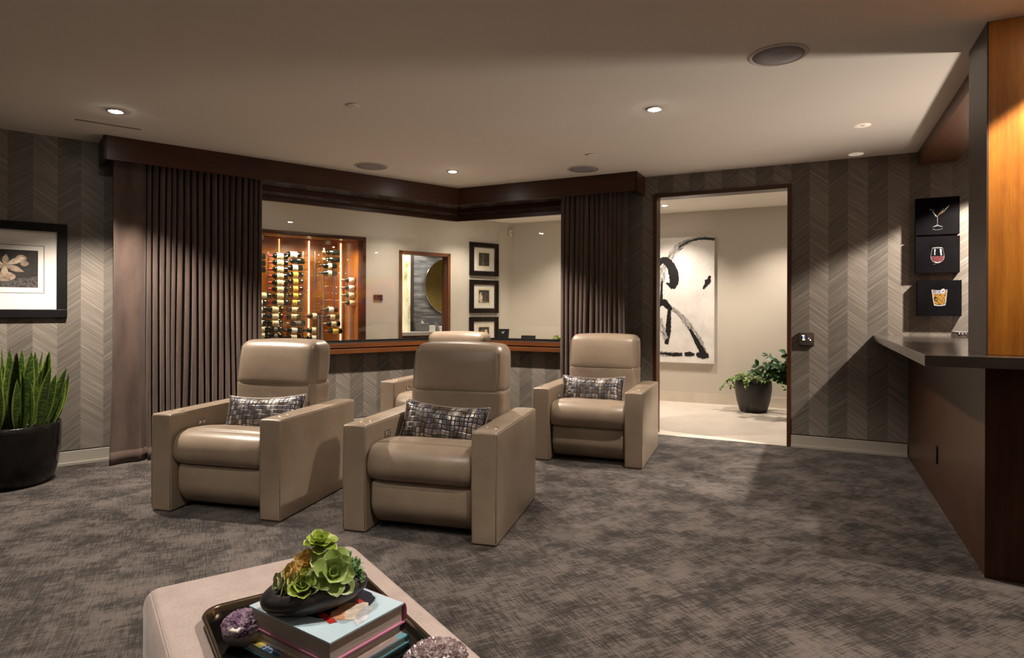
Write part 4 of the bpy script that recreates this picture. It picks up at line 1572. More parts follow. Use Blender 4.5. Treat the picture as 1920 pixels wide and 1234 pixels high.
def orchid(b, w, h):
    # double mat with a bevel edge, then the sepia flower print
    ycut = -0.0125
    b.flat([(-0.190 - 0.19, 0.188), (0.292 - 0.0, 0.188), (0.292, 0.560), (-0.38, 0.560)], ycut, 1)
    b.flat([(-0.376, 0.192), (0.288, 0.192), (0.288, 0.556), (-0.376, 0.556)], ycut - 0.0003, 0)
    b.flat([(-0.34, 0.232), (0.254, 0.232), (0.254, 0.520), (-0.34, 0.520)], ycut - 0.0006, 2)
    cx_, cz_ = 0.052, 0.400
    y = ycut - 0.001

    def petal(ang, L, W, mi, dy, sh=1.0):
        pts = []
        n = 14
        for i in range(n + 1):
            t = i / n
            pts.append((t * L, W * math.sin(PI * t ** sh)))
        for i in range(n - 1, 0, -1):
            t = i / n
            pts.append((t * L, -W * math.sin(PI * t ** sh)))
        a = R(ang)
        b.flat([(cx_ + x * math.cos(a) - z * math.sin(a), cz_ + x * math.sin(a) + z * math.cos(a)) for x, z in pts], y - dy, mi)
    petal(84, 0.085, 0.020, 3, 0.0)
    petal(-22, 0.125, 0.022, 3, 0.0002)
    petal(202, 0.125, 0.022, 3, 0.0002)
    petal(28, 0.14, 0.022, 4, 0.0004, 1.2)
    petal(152, 0.14, 0.022, 4, 0.0004, 1.2)
    b.flat([(cx_ + 0.098 + 0.034 * math.cos(R(i * 20)), cz_ + 0.055 + 0.028 * math.sin(R(i * 20))) for i in range(18)], y - 0.0003, 3)
    b.flat([(cx_ + 0.118 + 0.026 * math.cos(R(i * 20)), cz_ + 0.018 + 0.022 * math.sin(R(i * 20))) for i in range(18)], y - 0.00035, 3)
    b.flat([(cx_ - 0.098 + 0.034 * math.cos(R(i * 20)), cz_ + 0.055 + 0.028 * math.sin(R(i * 20))) for i in range(18)], y - 0.0003, 3)
    b.flat([(cx_ + 0.062 * math.cos(R(i * 20)) * (1 + 0.08 * math.cos(R(i * 60))), cz_ - 0.085 + 0.038 * math.sin(R(i * 20))) for i in range(18)], y - 0.0005, 3)
    petal(-90, 0.085, 0.020, 4, 0.0007)
    b.flat([(-0.33, 0.234), (0.25, 0.234), (0.25, 0.320), (0.10, 0.300), (-0.33, 0.300)], ycut - 0.0007, 5)


framed('picture', 'black framed sepia flower print in a wide white mat on the left wall', 'W', -4.62, -3.743, 1.183, 1.922, 0, 0.064, 'frame_black', 0.035,
       ['mat_white', 'photo_dark', 'photo_dark', 'petal_sepia', 'petal_light', 'moss_grey'], orchid)

# three hallway pictures
cc('sepia_dark', (0.035, 0.024, 0.015), 0.6, var=0.5, vscale=30)
cc('sepia_mid', (0.13, 0.095, 0.06), 0.6, var=0.4, vscale=40)
cc('sepia_light', (0.55, 0.46, 0.30), 0.6, var=0.3, vscale=50)


def etch(kind):
    def f(b, w, h):
        cz_ = h * 0.50
        b.flat([(-0.125, cz_ - 0.135), (0.125, cz_ - 0.135), (0.125, cz_ + 0.135), (-0.125, cz_ + 0.135)], -0.0125, 1)
        b.flat([(-0.098, cz_ - 0.098), (0.098, cz_ - 0.098), (0.098, cz_ + 0.098), (-0.098, cz_ + 0.098)], -0.0130, 2)
        y = -0.0134
        if kind == 0:
            b.flat([(x, z + cz_) for x, z in blob(-0.015, 0.055, 0.018, 0.026, 14, 0.1, 1)], y, 3)
            b.flat([(-0.035, cz_ - 0.09), (0.005, cz_ - 0.09), (-0.002, cz_ + 0.03), (-0.026, cz_ + 0.03)], y, 3)
        elif kind == 1:
            b.flat([(x, z + cz_) for x, z in blob(-0.060, -0.02, 0.030, 0.075, 18, 0.2, 2)], y, 4)
            b.stroke([(-0.01, cz_ - 0.085), (0.05, cz_ + 0.045)], [0.0025, 0.0012], y, 4)
            b.stroke([(-0.09, cz_ - 0.088), (0.0, cz_ - 0.084), (0.09, cz_ - 0.088)], [0.006, 0.004, 0.006], y, 4, 0.4)
        else:
            b.flat([(x, z + cz_) for x, z in blob(-0.035, 0.02, 0.030, 0.040, 16, 0.15, 3)], y, 3)
            b.flat([(x, z + cz_) for x, z in blob(0.040, 0.03, 0.028, 0.036, 16, 0.15, 4)], y, 4)
            b.flat([(x, z + cz_) for x, z in blob(0.0, -0.06, 0.07, 0.020, 16, 0.2, 5)], y, 3)
    return f


for k, (z0, z1, l) in enumerate(((1.770, 2.267, 'dark framed sepia print, topmost of the three in the hallway'), (1.210, 1.708, 'dark framed print with a pale figure, middle of three in the hallway'), (0.650, 1.152, 'dark framed sepia print, lowest of the three in the hallway'))):
    framed('picture', l, 'W', 1.197, 1.729, z0, z1, HW, 0.062, 'frame_brown', 0.035, ['mat_white', 'mat_cream', 'sepia_dark', 'sepia_mid', 'sepia_light'], etch(k), 'three framed prints in the hallway', (0.012, 'frame_inner'))


# drink canvases
def canvas(label, s0, s1, z0, z1, paint, mats, group='small black paintings of drinks'):
    w, h = s1 - s0, z1 - z0
    t = thing('canvas_painting', label, 'picture', fpt('D', (s0 + s1) / 2, 0, z0), AD, group)
    b = MB().box(-w / 2, w / 2, -0.045, -0.0005, 0, h)
    paint(b, w, h)
    b.build('canvas', mats, t)
    return t


cc('glass_grey', (0.13, 0.13, 0.135), 0.5, var=0.3, vscale=60)
cc('glass_white', (0.42, 0.42, 0.43), 0.5, var=0.2, vscale=60)
cc('wine_red', (0.075, 0.012, 0.016), 0.5, var=0.3, vscale=60)
cc('whisky', (0.20, 0.105, 0.012), 0.5, var=0.6, vscale=90)
cc('ice_blue', (0.16, 0.175, 0.24), 0.5, var=0.5, vscale=90)
cc('olive_tan', (0.12, 0.075, 0.022), 0.5)
DM = ['canvas_black', 'glass_grey', 'glass_white', 'wine_red', 'whisky', 'ice_blue', 'olive_tan']
YP = -0.0455


def martini(b, w, h):
    cx_ = 0.0
    b.stroke([(-0.055, 0.215), (0.0, 0.150)], [0.0015, 0.0015], YP, 1)
    b.stroke([(0.045, 0.215), (0.0, 0.150)], [0.0015, 0.0015], YP, 1)
    b.flat([(-0.036, 0.192), (-0.026, 0.184), (-0.002, 0.148), (-0.012, 0.152)], YP - 0.0002, 2)
    b.stroke([(-0.058, 0.214), (-0.030, 0.208), (-0.030, 0.190)], [0.003, 0.002, 0.003], YP, 1, 0.5)
    b.flat([(0.004, 0.160), (0.014, 0.180), (0.052, 0.206), (0.058, 0.200), (0.036, 0.178)], YP - 0.0002, 6)
    b.stroke([(0.055, 0.206), (0.082, 0.238)], [0.0018, 0.001], YP, 2)
    b.stroke([(0.0, 0.150), (0.0, 0.078)], [0.0018, 0.0018], YP, 1)
    b.stroke([(-0.036, 0.062), (-0.016, 0.070), (0.0, 0.076), (0.016, 0.070), (0.036, 0.062)], [0.001, 0.003, 0.004, 0.003, 0.001], YP, 1, 0.2)
    b.stroke([(-0.036, 0.046), (0.0, 0.038), (0.036, 0.046)], [0.0012, 0.0014, 0.0012], YP, 1)


def wineglass(b, w, h):
    b.flat([(-0.045, 0.140), (0.045, 0.140), (0.046, 0.120), (0.032, 0.096), (0.010, 0.084), (-0.012, 0.084), (-0.034, 0.098), (-0.047, 0.122)], YP - 0.0001, 3)
    b.stroke([(-0.036, 0.208), (-0.044, 0.160), (-0.047, 0.130), (-0.036, 0.100), (-0.010, 0.084), (0.012, 0.084), (0.036, 0.100), (0.047, 0.130), (0.044, 0.160), (0.036, 0.208)], [0.0016] * 10, YP - 0.0003, 1)
    b.stroke([(-0.036, 0.208), (0.0, 0.213), (0.036, 0.208)], [0.0016] * 3, YP - 0.0003, 2)
    b.stroke([(-0.036, 0.208), (0.0, 0.203), (0.036, 0.208)], [0.001] * 3, YP - 0.0003, 1)
    b.stroke([(-0.018, 0.198), (-0.020, 0.150)], [0.004, 0.003], YP - 0.0004, 2, 0.3)
    b.stroke([(0.022, 0.198), (0.026, 0.146)], [0.006, 0.005], YP - 0.0004, 2, 0.3)
    b.stroke([(-0.022, 0.092), (0.0, 0.086), (0.022, 0.092)], [0.002, 0.003, 0.002], YP - 0.0004, 2)
    b.stroke([(-0.030, 0.070), (-0.010, 0.074)], [0.003, 0.002], YP, 3, 0.4)


def tumbler(b, w, h):
    b.flat([(-0.048, 0.215), (0.050, 0.215), (0.042, 0.098), (-0.036, 0.098)], YP - 0.0001, 4)
    b.flat([(x, z) for x, z in blob(-0.012, 0.202, 0.036, 0.016, 16, 0.25, 3)], YP - 0.0002, 5)
    b.flat([(x, z) for x, z in blob(0.026, 0.212, 0.018, 0.020, 10, 0.2, 4)], YP - 0.0003, 2)
    b.flat([(x, z) for x, z in blob(0.026, 0.208, 0.012, 0.013, 8, 0.2, 5)], YP - 0.0004, 5)
    rr = random.Random(4)
    for k in range(9):
        b.flat([(x, z) for x, z in blob(rr.uniform(-0.032, 0.034), rr.uniform(0.120, 0.180), rr.uniform(0.003, 0.008), rr.uniform(0.004, 0.010), 7, 0.3, k)], YP - 0.0005, rr.choice([0, 0, 6, 2]))
    b.stroke([(-0.052, 0.222), (-0.036, 0.098)], [0.0022] * 2, YP - 0.0006, 2)
    b.stroke([(0.054, 0.222), (0.042, 0.098)], [0.0022] * 2, YP - 0.0006, 2)
    b.stroke([(-0.036, 0.094), (0.0, 0.088), (0.042, 0.094)], [0.004] * 3, YP - 0.0006, 2, 0.3)
    b.stroke([(-0.052, 0.222), (0.0, 0.214), (0.054, 0.222)], [0.001] * 3, YP - 0.0006, 2)


canvas('black painting of a martini glass, topmost of the three above the bar counter', 4.559, 4.867, 1.900, 2.211, martini, DM)
canvas('black painting of a red wine glass, middle of the three above the counter', 4.559, 4.869, 1.578, 1.884, wineglass, DM)
canvas('black painting of a whisky tumbler with ice, lowest of the three above the bar counter', 4.573, 4.882, 1.214, 1.514, tumbler, DM)

# large abstract painting in the hallway
def drybrush():
    m, nt, b = mat('dry_brush_black')
    uv = nt.nodes.new('ShaderNodeUVMap').outputs[0]
    f = noise(nt, mapping(nt, uv, (9, 0.9, 1)), 2.0, 4, 0.7)
    k = ramp(nt, f, [(0.47, 0.0), (0.52, 1.0)])
    setc(nt, b, mixc(nt, k, (0.012, 0.011, 0.011), (0.66, 0.63, 0.60)), 0.5)
    return m


def canvas_white():
    m, nt, b = mat('painted_white_canvas')
    co = coords(nt)
    f = noise(nt, co, 3.5, 5, 0.65)
    g = noise(nt, mapping(nt, co, (3, 1, 1), (0, R(-30), 0)), 2.2, 4, 0.6)
    col = ramp(nt, f, [(0.3, (0.62, 0.59, 0.56)), (0.55, (0.76, 0.73, 0.70)), (0.7, (0.80, 0.775, 0.74))])
    col = mixc(nt, ramp(nt, g, [(0.60, 0.0), (0.72, 0.55)]), col, (0.50, 0.55, 0.60))
    setc(nt, b, col, 0.6)
    return m


MT['drybrush'] = drybrush()
MT['canvas_white'] = canvas_white()
cc('paint_black', (0.012, 0.011, 0.012), 0.4)
PW, PZ0, PZ1 = 1.46, 0.540, 2.262
t = thing('abstract_painting', 'large white abstract painting with bold black brush strokes on the hallway wall', 'picture', fpt('D', 2.575 - PW / 2, HD, PZ0), AD)
b = MB().box(-PW / 2, PW / 2, -0.045, -0.0005, 0, PZ1 - PZ0)
x0v = 1.855 - (2.575 - PW / 2)            # where the doorway cuts the picture, in canvas x
PHt = PZ1 - PZ0


def pv(u, v):
    """u: 0..460 and v: 60..1150 of the visible part seen through the doorway."""
    return (x0v + (u - 42) / (505 - 42) * (PW / 2 - x0v), PHt * (1 - (v - 66) / (1140 - 66)))


def st(pts, ws, mi, seed, jit=0.25):
    sxy = (PW / 2 - x0v) / 463
    b.stroke([pv(*p) for p in pts], [w * sxy for w in ws], -0.0455 - 0.0002 * seed, mi, jit, 8, seed)


st([(60, 420), (70, 330), (130, 230), (200, 150), (290, 100), (400, 78), (506, 92)], [26, 24, 30, 30, 20, 14, 16], 1, 1)
st([(200, 150), (290, 103), (400, 84), (508, 94)], [5, 7, 10, 8], 2, 2)
st([(20, 300), (50, 262), (100, 270), (150, 350), (160, 450), (140, 500)], [20, 28, 34, 40, 40, 22], 2, 3, 0.12)
st([(90, 455), (120, 470), (150, 500)], [6, 14, 18], 2, 4)
st([(60, 320), (58, 400), (50, 480)], [20, 24, 10], 1, 5)
st([(55, 440), (50, 540), (48, 600), (20, 680)], [8, 10, 14, 12], 2, 6)
st([(20, 640), (70, 620), (110, 660), (180, 700), (250, 770), (320, 860), (380, 960), (430, 1080)], [30, 28, 26, 16, 22, 26, 30, 30], 1, 7)
st([(20, 640), (70, 620), (110, 660), (140, 690)], [28, 28, 24, 14], 2, 8, 0.12)
st([(300, 850), (350, 940), (400, 1030), (430, 1085)], [10, 18, 24, 34], 2, 9, 0.15)
st([(120, 690), (115, 780), (110, 880), (95, 985)], [14, 20, 24, 16], 2, 10, 0.15)
st([(40, 760), (60, 860), (95, 940)], [12, 26, 20], 1, 11)
st([(-250, 1066), (0, 1068), (120, 1070), (235, 1068)], [22, 22, 20, 16], 1, 12)
st([(40, 1064), (140, 1072), (235, 1068)], [8, 14, 12], 2, 13, 0.4)
st([(255, 1066), (300, 1064), (340, 1068)], [14, 22, 8], 2, 14)
st([(355, 1064), (410, 1078), (460, 1074)], [14, 24, 14], 2, 15)
st([(470, 400), (450, 450), (412, 510)], [8, 22, 5], 2, 16, 0.4)
st([(476, 345), (478, 346)], [4, 4], 2, 17)
st([(410, 555), (413, 555)], [4, 4], 2, 18)
# the hidden left half mirrors the same kind of strokes
st([(-20, 280), (-150, 200), (-300, 260), (-420, 420)], [26, 30, 28, 16], 2, 19)
st([(-10, 700), (-160, 820), (-300, 1040)], [16, 24, 26], 1, 20)
b.build('canvas', ['canvas_white', 'drybrush', 'paint_black'], t)


# ================================================================== BAR
SB = 4.514
bar = thing('bar_cabinet', 'dark wood bar base on the right with a black outlet in its side panel', 'bar', fpt('D', SB, -2.69), AD)
# local origin at front-left corner of the bar, x to the right, y towards the doorway wall
b = MB().box(0, 0.60, 0, 2.689, 0, 0.995)
b.build('body', 'bar_wood', bar, bev=0.002)
b = MB().box(-0.004, 0.60, -0.004, -0.0, 0.0, 0.995)
b.build('end_panel', 'walnut_v', bar)
# back bar return so that the cabinet reads as a bar from the side
ct = thing('bar_countertop', 'polished grey brown countertop overhanging the bar base', 'countertop', fpt('D', SB, -2.69, 0.995), AD)
b = MB().box(-0.262, 0.78, -0.150, 2.688, 0, 0.053)
b.build('slab', 'counter', ct, bev=0.0025)
col = thing('bar_column', 'square wooden column from the counter to the ceiling, glowing orange under its lamp', 'column', fpt('D', SB, -2.69, 1.0485), AD)
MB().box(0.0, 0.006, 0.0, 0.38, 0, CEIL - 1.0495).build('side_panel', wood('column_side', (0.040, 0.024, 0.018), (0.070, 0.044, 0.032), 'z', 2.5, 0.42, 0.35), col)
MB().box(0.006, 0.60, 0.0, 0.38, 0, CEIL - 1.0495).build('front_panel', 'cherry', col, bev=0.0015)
beam = thing('ceiling_beam', 'reddish wooden beam under the ceiling from the column to the wall above the drink paintings', 'beam', fpt('D', SB, -2.308, 2.512), AD)
MB().box(0.063, 0.345, 0, 2.307, 0, CEIL - 2.513).build('beam_board', 'beam_wood', beam, bev=0.0015)
# outlet
p = fpt('D', SB, 0)
o = thing('outlet', 'black upright wall outlet in the side of the bar', 'outlet', fpt('D', SB - 0.0005, -1.41, 0.255), AD)
MB().rbox(0.008, 0.05, 0.115, 0.0035, (-0.004, 0, 0.0575), 2).build('cover_plate', 'black', o)
MB().box(-0.0095, -0.0078, -0.016, 0.016, 0.022, 0.093).build('socket_face', cc('socket', (0.02, 0.02, 0.022), 0.2), o)

# crystal dish on the counter
def crystal():
    m, nt, b = mat('cut_crystal')
    setc(nt, b, (0.85, 0.85, 0.87), 0.08, 0.55, 0.8)
    f = noise(nt, coords(nt), 60, 2)
    nt.links.new(ramp(nt, f, [(0.35, (0.25, 0.25, 0.27)), (0.6, (0.9, 0.9, 0.92))]), b.inputs['Base Color'])
    return m


MT['crystal'] = crystal()
t = thing('crystal_dish', 'clear cut crystal dish with a scalloped side on the bar counter, behind the column', 'dish', fpt('D', 4.93, -0.27, 1.0485), AD)
b = MB()
W2, D2 = 0.13, 0.10
for i in range(13):
    x = -W2 + 2 * W2 * i / 12
    for y in (-D2, D2):
        b.lathe([(0.0001, 0.004), (0.011, 0.006), (0.012, 0.020), (0.008, 0.034), (0.0001, 0.036)], 10, mtx=Matrix.Translation((x, y, 0)))
for i in range(1, 9):
    y = -D2 + 2 * D2 * i / 9
    for x in (-W2, W2):
        b.lathe([(0.0001, 0.004), (0.011, 0.006), (0.012, 0.020), (0.008, 0.034), (0.0001, 0.036)], 10, mtx=Matrix.Translation((x, y, 0)))
b.build('scalloped_side', 'crystal', t)
MB().rbox(2 * W2 + 0.03, 2 * D2 + 0.03, 0.008, 0.0035, (0, 0, 0.0045), 3).build('foot', 'crystal', t)
b = MB()
outer = rrect(-W2 - 0.018, W2 + 0.018, -D2 - 0.018, D2 + 0.018, 0.02)
inner = rrect(-W2 + 0.008, W2 - 0.008, -D2 + 0.008, D2 - 0.008, 0.012)
n = len(outer)
vs = [(x, y, 0.036) for x, y in outer] + [(x, y, 0.044) for x, y in outer] + [(x, y, 0.044) for x, y in inner] + [(x, y, 0.036) for x, y in inner]
fs = [(k * n + i, k * n + (i + 1) % n, ((k + 1) % 4) * n + (i + 1) % n, ((k + 1) % 4) * n + i) for k in range(4) for i in range(n)]
b.add(vs, fs, 0, False)
b.build('rim', 'crystal', t)

# wall keypad by the doorway
t = thing('control_keypad', 'dark square wall keypad with a small lit display right of the doorway', 'keypad', fpt('D', 3.723, 0, 0.937), AD)
MB().rbox(0.130, 0.016, 0.122, 0.006, (0, -0.0085, 0.061), 2).build('backplate', cc('keypad_brown', (0.055, 0.042, 0.032), 0.4), t)
MB().box(-0.040, -0.012, -0.0178, -0.0166, 0.045, 0.097).build('display', cc('display_glass', (0.02, 0.02, 0.03), 0.2), t)
b = MB()
for k, (x0_, x1_, z0_, z1_, mi) in enumerate(((-0.038, -0.018, 0.088, 0.095, 0), (-0.030, -0.024, 0.078, 0.084, 0), (-0.030, -0.024, 0.069, 0.075, 0), (-0.034, -0.021, 0.060, 0.065, 1), (-0.034, -0.021, 0.048, 0.057, 1), (-0.018, -0.013, 0.067, 0.095, 2), (-0.018, -0.014, 0.048, 0.064, 0))):
    b.box(x0_, x1_, -0.0186, -0.0180, z0_, z1_, mi)
MT['lit_white'] = emis('display_white', (0.9, 1.0, 0.85), 1.6)
MT['lit_green'] = emis('display_green', (0.6, 0.85, 0.5), 1.0)
MT['lit_blue'] = emis('display_blue', (0.15, 0.18, 0.75), 1.0)
MT['lit_pink'] = emis('display_pink', (0.9, 0.7, 0.6), 0.8)
b.build('display_icons', ['lit_white', 'lit_green', 'lit_blue'], t)
MB().box(0.004, 0.042, -0.0178, -0.0166, 0.045, 0.097).build('button_panel', cc('button_panel', (0.10, 0.075, 0.07), 0.4), t)
b = MB()
b.lathe([(0.0001, 0.001), (0.0055, 0.001), (0.0055, 0), (0.0001, 0)], 14, 0, Matrix.Translation((0.032, -0.0178, 0.052)) @ Matrix.Rotation(R(90), 4, 'X'))
b.lathe([(0.0001, 0.001), (0.004, 0.001), (0.004, 0), (0.0001, 0)], 14, 1, Matrix.Translation((0.018, -0.0178, 0.066)) @ Matrix.Rotation(R(90), 4, 'X'))
b.build('lit_buttons', ['lit_white', 'lit_pink'], t)

# ================================================================== HALLWAY THINGS
# potted plants
def pot(label, s, y, r, h, name='potted_plant'):
    t = thing(name, label, 'plant', fpt('D', s, y, -0.004), AD)
    MB().lathe([(0.0001, 0.0), (r * 0.66, 0.0), (r * 0.74, 0.012), (r * 0.90, h * 0.35), (r * 0.985, h * 0.66), (r, h * 0.85), (r * 0.97, h), (r * 0.93, h), (r * 0.93, h * 0.93), (0.0001, h * 0.92)], 48).build('pot', cc('charcoal_pot', (0.030, 0.027, 0.026), 0.45), t)
    return t


MT['varieg'] = leaf_mat('variegated_leaf', (0.13, 0.26, 0.035), (0.58, 0.62, 0.30))
MT['glossy'] = leaf_mat('glossy_leaf', (0.030, 0.085, 0.022), (0.05, 0.12, 0.03))
t = pot('round charcoal pot of trailing green and cream leaves on the pale hallway floor', 3.10, 2.03, 0.220, 0.395)
rnd = random.Random(31)
b = MB()
for k in range(330):
    a, rr = rnd.uniform(0, 6.28), 0.23 * math.sqrt(rnd.random())
    x, y = rr * math.cos(a), rr * math.sin(a)
    z = 0.40 + 0.12 * (1 - (rr / 0.25) ** 2) * rnd.random() + 0.0
    d = Vector((math.cos(a) + rnd.uniform(-.6, .6), math.sin(a) + rnd.uniform(-.6, .6), rnd.uniform(-0.3, 0.6)))
    leaf(b, (x, y, z), d, (0, 0, 1), rnd.uniform(0.035, 0.055), rnd.uniform(0.012, 0.018), 0.0015, 0.2, -0.2, 0, 4, 2)
for st_, (ax_, ay_, ln_, drop) in enumerate(((-0.26, -0.10, 0.10, 0.16), (-0.20, -0.16, 0.05, 0.12), (-0.05, -0.24, 0.03, 0.09), (0.26, -0.06, 0.10, 0.14), (0.20, 0.10, 0.14, 0.05))):
    for k in range(26):
        u = k / 25
        x, y = ax_ * (1 + ln_ / 0.26 * u * 1.2), ay_ * (1 + 0.2 * u)
        z = 0.42 + 0.03 * math.sin(u * 3) - drop * u
        d = Vector((rnd.uniform(-1, 1), rnd.uniform(-1, 0.4), rnd.uniform(-0.8, 0.4)))
        leaf(b, (x + rnd.uniform(-.02, .02), y + rnd.uniform(-.02, .02), z), d, (0, -0.4, 1), 0.042, 0.014, 0.0015, 0.2, -0.2, 0, 4, 2)
tag(b.build('foliage', 'varieg', t), kind='stuff')
t = pot('taller dark green leafy plant beside the doorway jamb, mostly hidden behind it', 3.76, 1.60, 0.20, 0.36, 'potted_shrub')
b = MB()
st_ = MB()
for br in range(20):
    a = R(rnd.uniform(135, 225)) if br < 16 else rnd.uniform(0, 6.28)
    L = rnd.uniform(0.50, 0.74)
    el = R(rnd.uniform(28, 68))
    pts = []
    for i in range(9):
        u = i / 8
        pts.append((math.cos(a) * math.cos(el) * L * u, math.sin(a) * math.cos(el) * L * u * 0.5, 0.34 + math.sin(el) * L * u - 0.16 * u * u))
    st_.tube(pts, [0.005 * (1 - 0.6 * i / 8) for i in range(9)], 6)
    for i in range(2, 9):
        for k in range(4):
            p = Vector(pts[i])
            d = Vector((math.cos(a) + rnd.uniform(-1, 1), rnd.uniform(-1, 1), rnd.uniform(-0.6, 0.8)))
            leaf(b, p, d, (rnd.uniform(-.3, .3), -0.7, 0.7), rnd.uniform(0.07, 0.095), rnd.uniform(0.020, 0.028), 0.002, 0.15, -0.1, 0, 6, 2, 1.25)
tag(b.build('foliage', 'glossy', t), kind='stuff')
st_.build('branches', cc('plant_stem', (0.05, 0.035, 0.015), 0.8), t)

# motion detector in the hallway corner
t = thing('motion_detector', 'small white motion detector high in the hallway corner', 'sensor', fpt('W', 2.01 - 0.045, HW - 0.004, 2.40), AW)
MB().rbox(0.060, 0.045, 0.105, 0.018, (0, -0.024, 0.052), 3).build('housing', 'white_plastic', t)
MB().rbox(0.036, 0.010, 0.045, 0.0045, (0, -0.048, 0.050), 2).build('sensor_lens', cc('sensor_lens', (0.45, 0.42, 0.40), 0.3), t)

# thermostat between wine cabinet and bathroom
t = thing('thermostat', 'small dark wall thermostat in the hallway right of the wine cabinet', 'thermostat', fpt('W', -0.284, HW, 1.375), AW)
MB().rbox(0.130, 0.018, 0.080, 0.008, (0, -0.0095, 0.04), 2).build('backplate', cc('thermo_brown', (0.040, 0.026, 0.018), 0.4), t)
MB().box(-0.022, 0.040, -0.0200, -0.0180, 0.020, 0.072).build('screen', cc('thermo_screen', (0.012, 0.014, 0.02), 0.15), t)
b = MB()
for k in range(3):
    b.rbox(0.014, 0.006, 0.010, 0.003, (-0.048, -0.020, 0.018 + 0.020 * k), 1)
b.build('buttons', 'black', t)

# console behind the right window with its things
t = thing('console_table', 'slim dark console table in the hallway just behind the right window', 'table', fpt('D', 0.70, 0.55), AD)
MB().box(-0.60, 0.60, -0.22, 0.22, 0.83, 0.86).build('table_top', 'walnut', t)
for x in (-0.56, 0.56):
    for y in (-0.19, 0.19):
        MB().box(x - 0.02, x + 0.02, y - 0.02, y + 0.02, -0.004, 0.83).build('leg', 'walnut_v', t)
for s_, w_, h_, l, mk in ((0.345, 0.155, 0.165, 'small black tilted display stand with a pale emblem behind the right window', True), (0.690, 0.185, 0.090, 'low black display stand behind the right window, next to the curtain', False)):
    t = thing('display_stand', l, 'display stand', fpt('D', s_, 0.50, 0.8605), AD)
    b = MB().box(-w_ / 2, w_ / 2, -0.006, 0.006, 0.0, h_, 0, Matrix.Rotation(R(-12), 4, 'X'))
    if mk:
        mx = Matrix.Rotation(R(-12), 4, 'X')
        for pts in ([(-0.020, 0.135), (-0.012, 0.135), (-0.004, 0.108), (-0.010, 0.108)], [(-0.004, 0.108), (0.000, 0.128), (0.004, 0.128), (0.002, 0.108)], [(0.002, 0.108), (0.010, 0.135), (0.018, 0.135), (0.008, 0.108)]):
            b.add([(x, -0.0065, z) for x, z in pts], [(0, 1, 2, 3)], 1, False, mx)
    b.build('panel', ['black', 'glass_white'], t)
    MB().box(-w_ / 2 + 0.02, w_ / 2 - 0.02, -0.004, 0.06, 0.0, 0.006).build('foot', 'black', t)
t = thing('glass_ball', 'small shiny green glass ball behind the window, at the curtain edge', 'ornament', fpt('D', 1.068, 0.50, 0.8605), AD)
prof = [(0.0001, 0.0)] + [(0.052 * math.cos(R(a)), 0.052 + 0.052 * math.sin(R(a))) for a in range(-80, 90, 10)] + [(0.0001, 0.104)]
MB().lathe(prof, 24).build('ball', cc('green_glass', (0.30, 0.34, 0.10), 0.08, 0.5, 0.8, var=0.5, vscale=30), t)

# ------------------------------------------------------------------ bathroom doorway
b = MB()
b.box(BL, BL + 0.045, HW - 0.016, HW + WT + 0.016, 0, BT_)
b.box(BR_ - 0.045, BR_, HW - 0.016, HW + WT + 0.016, 0, BT_)
b.box(BL, BR_, HW - 0.016, HW + WT + 0.016, BT_ - 0.045, BT_)
d2 = struct(b.build('door_2', wood('bath_door_wood', (0.10, 0.035, 0.014), (0.20, 0.078, 0.030), 'z', 1.2, 0.35), bev=0.002, **FW))
BYB = 3.55    # far wall of the bathroom
s = MB()
s.box(0.3, 3.6, BYB, BYB + 0.1, -0.05, CEIL)
struct(s.build('wall_bathroom', stone_mat('grey_stone_wall', (0.045, 0.046, 0.050), (0.135, 0.135, 0.140), (0.36, 0.35, 0.34)), **FW))
struct(MB().box(3.6, 3.7, HW + WT, BYB, -0.05, CEIL).build('wall_bathroom_right', 'hall_wall', **FW))
struct(MB().box(-0.36, -0.28, HW + WT, BYB, -0.05, CEIL).build('wall_bathroom_left', 'hall_wall', **FW))
for s_ in (1.3, 2.5):
    spot('bathroom_beam', fpt('W', s_, 3.0, 2.58), fpt('W', s_, 3.2, 0), 80 * G, 130, 0.4, (1, 0.92, 0.82))


def mosaic():
    m, nt, b = mat('gold_mosaic')
    br = nt.nodes.new('ShaderNodeTexBrick')
    nt.links.new(mapping(nt, coords(nt), (1, 1, 1), (R(90), 0, 0)), br.inputs['Vector'])
    br.inputs['Scale'].default_value = 16
    br.inputs['Color1'].default_value = (0.42, 0.30, 0.08, 1)
    br.inputs['Color2'].default_value = (0.52, 0.40, 0.13, 1)
    br.inputs['Mortar'].default_value = (0.25, 0.18, 0.06, 1)
    setc(nt, b, br.outputs['Color'], 0.35)
    return m


struct(MB().box(2.15, 3.6, HW + WT + 0.001, HW + WT + 0.08, -0.05, CEIL).build('wall_bathroom_front', mosaic(), **FW))


def sat(y, u, v):      # sight-line helper: where pixel (u, v) meets the frame-W plane y
    a_, b_ = u - CX, v - CY
    cr, sr = math.cos(ROLL), math.sin(ROLL)
    rx, rz = (cr * a_ + sr * b_) / F, -(-sr * a_ + cr * b_) / F
    ca, sa = math.cos(AW), math.sin(AW)
    # n . p = y with n = (-sa, ca), p relative to K
    den = -sa * rx + ca * 1.0
    t_ = (y - (sa * KX - ca * KY)) / den
    X, Y = rx * t_, t_
    return ((X - KX) * ca + (Y - KY) * sa, H + rz * t_)


# lit onyx panel left of the stone wall
s0_, _ = sat(BYB - 0.12, 742, 540)
s1_, _ = sat(BYB - 0.12, 768.5, 540)
s2_, _ = sat(BYB - 0.12, 774.5, 540)


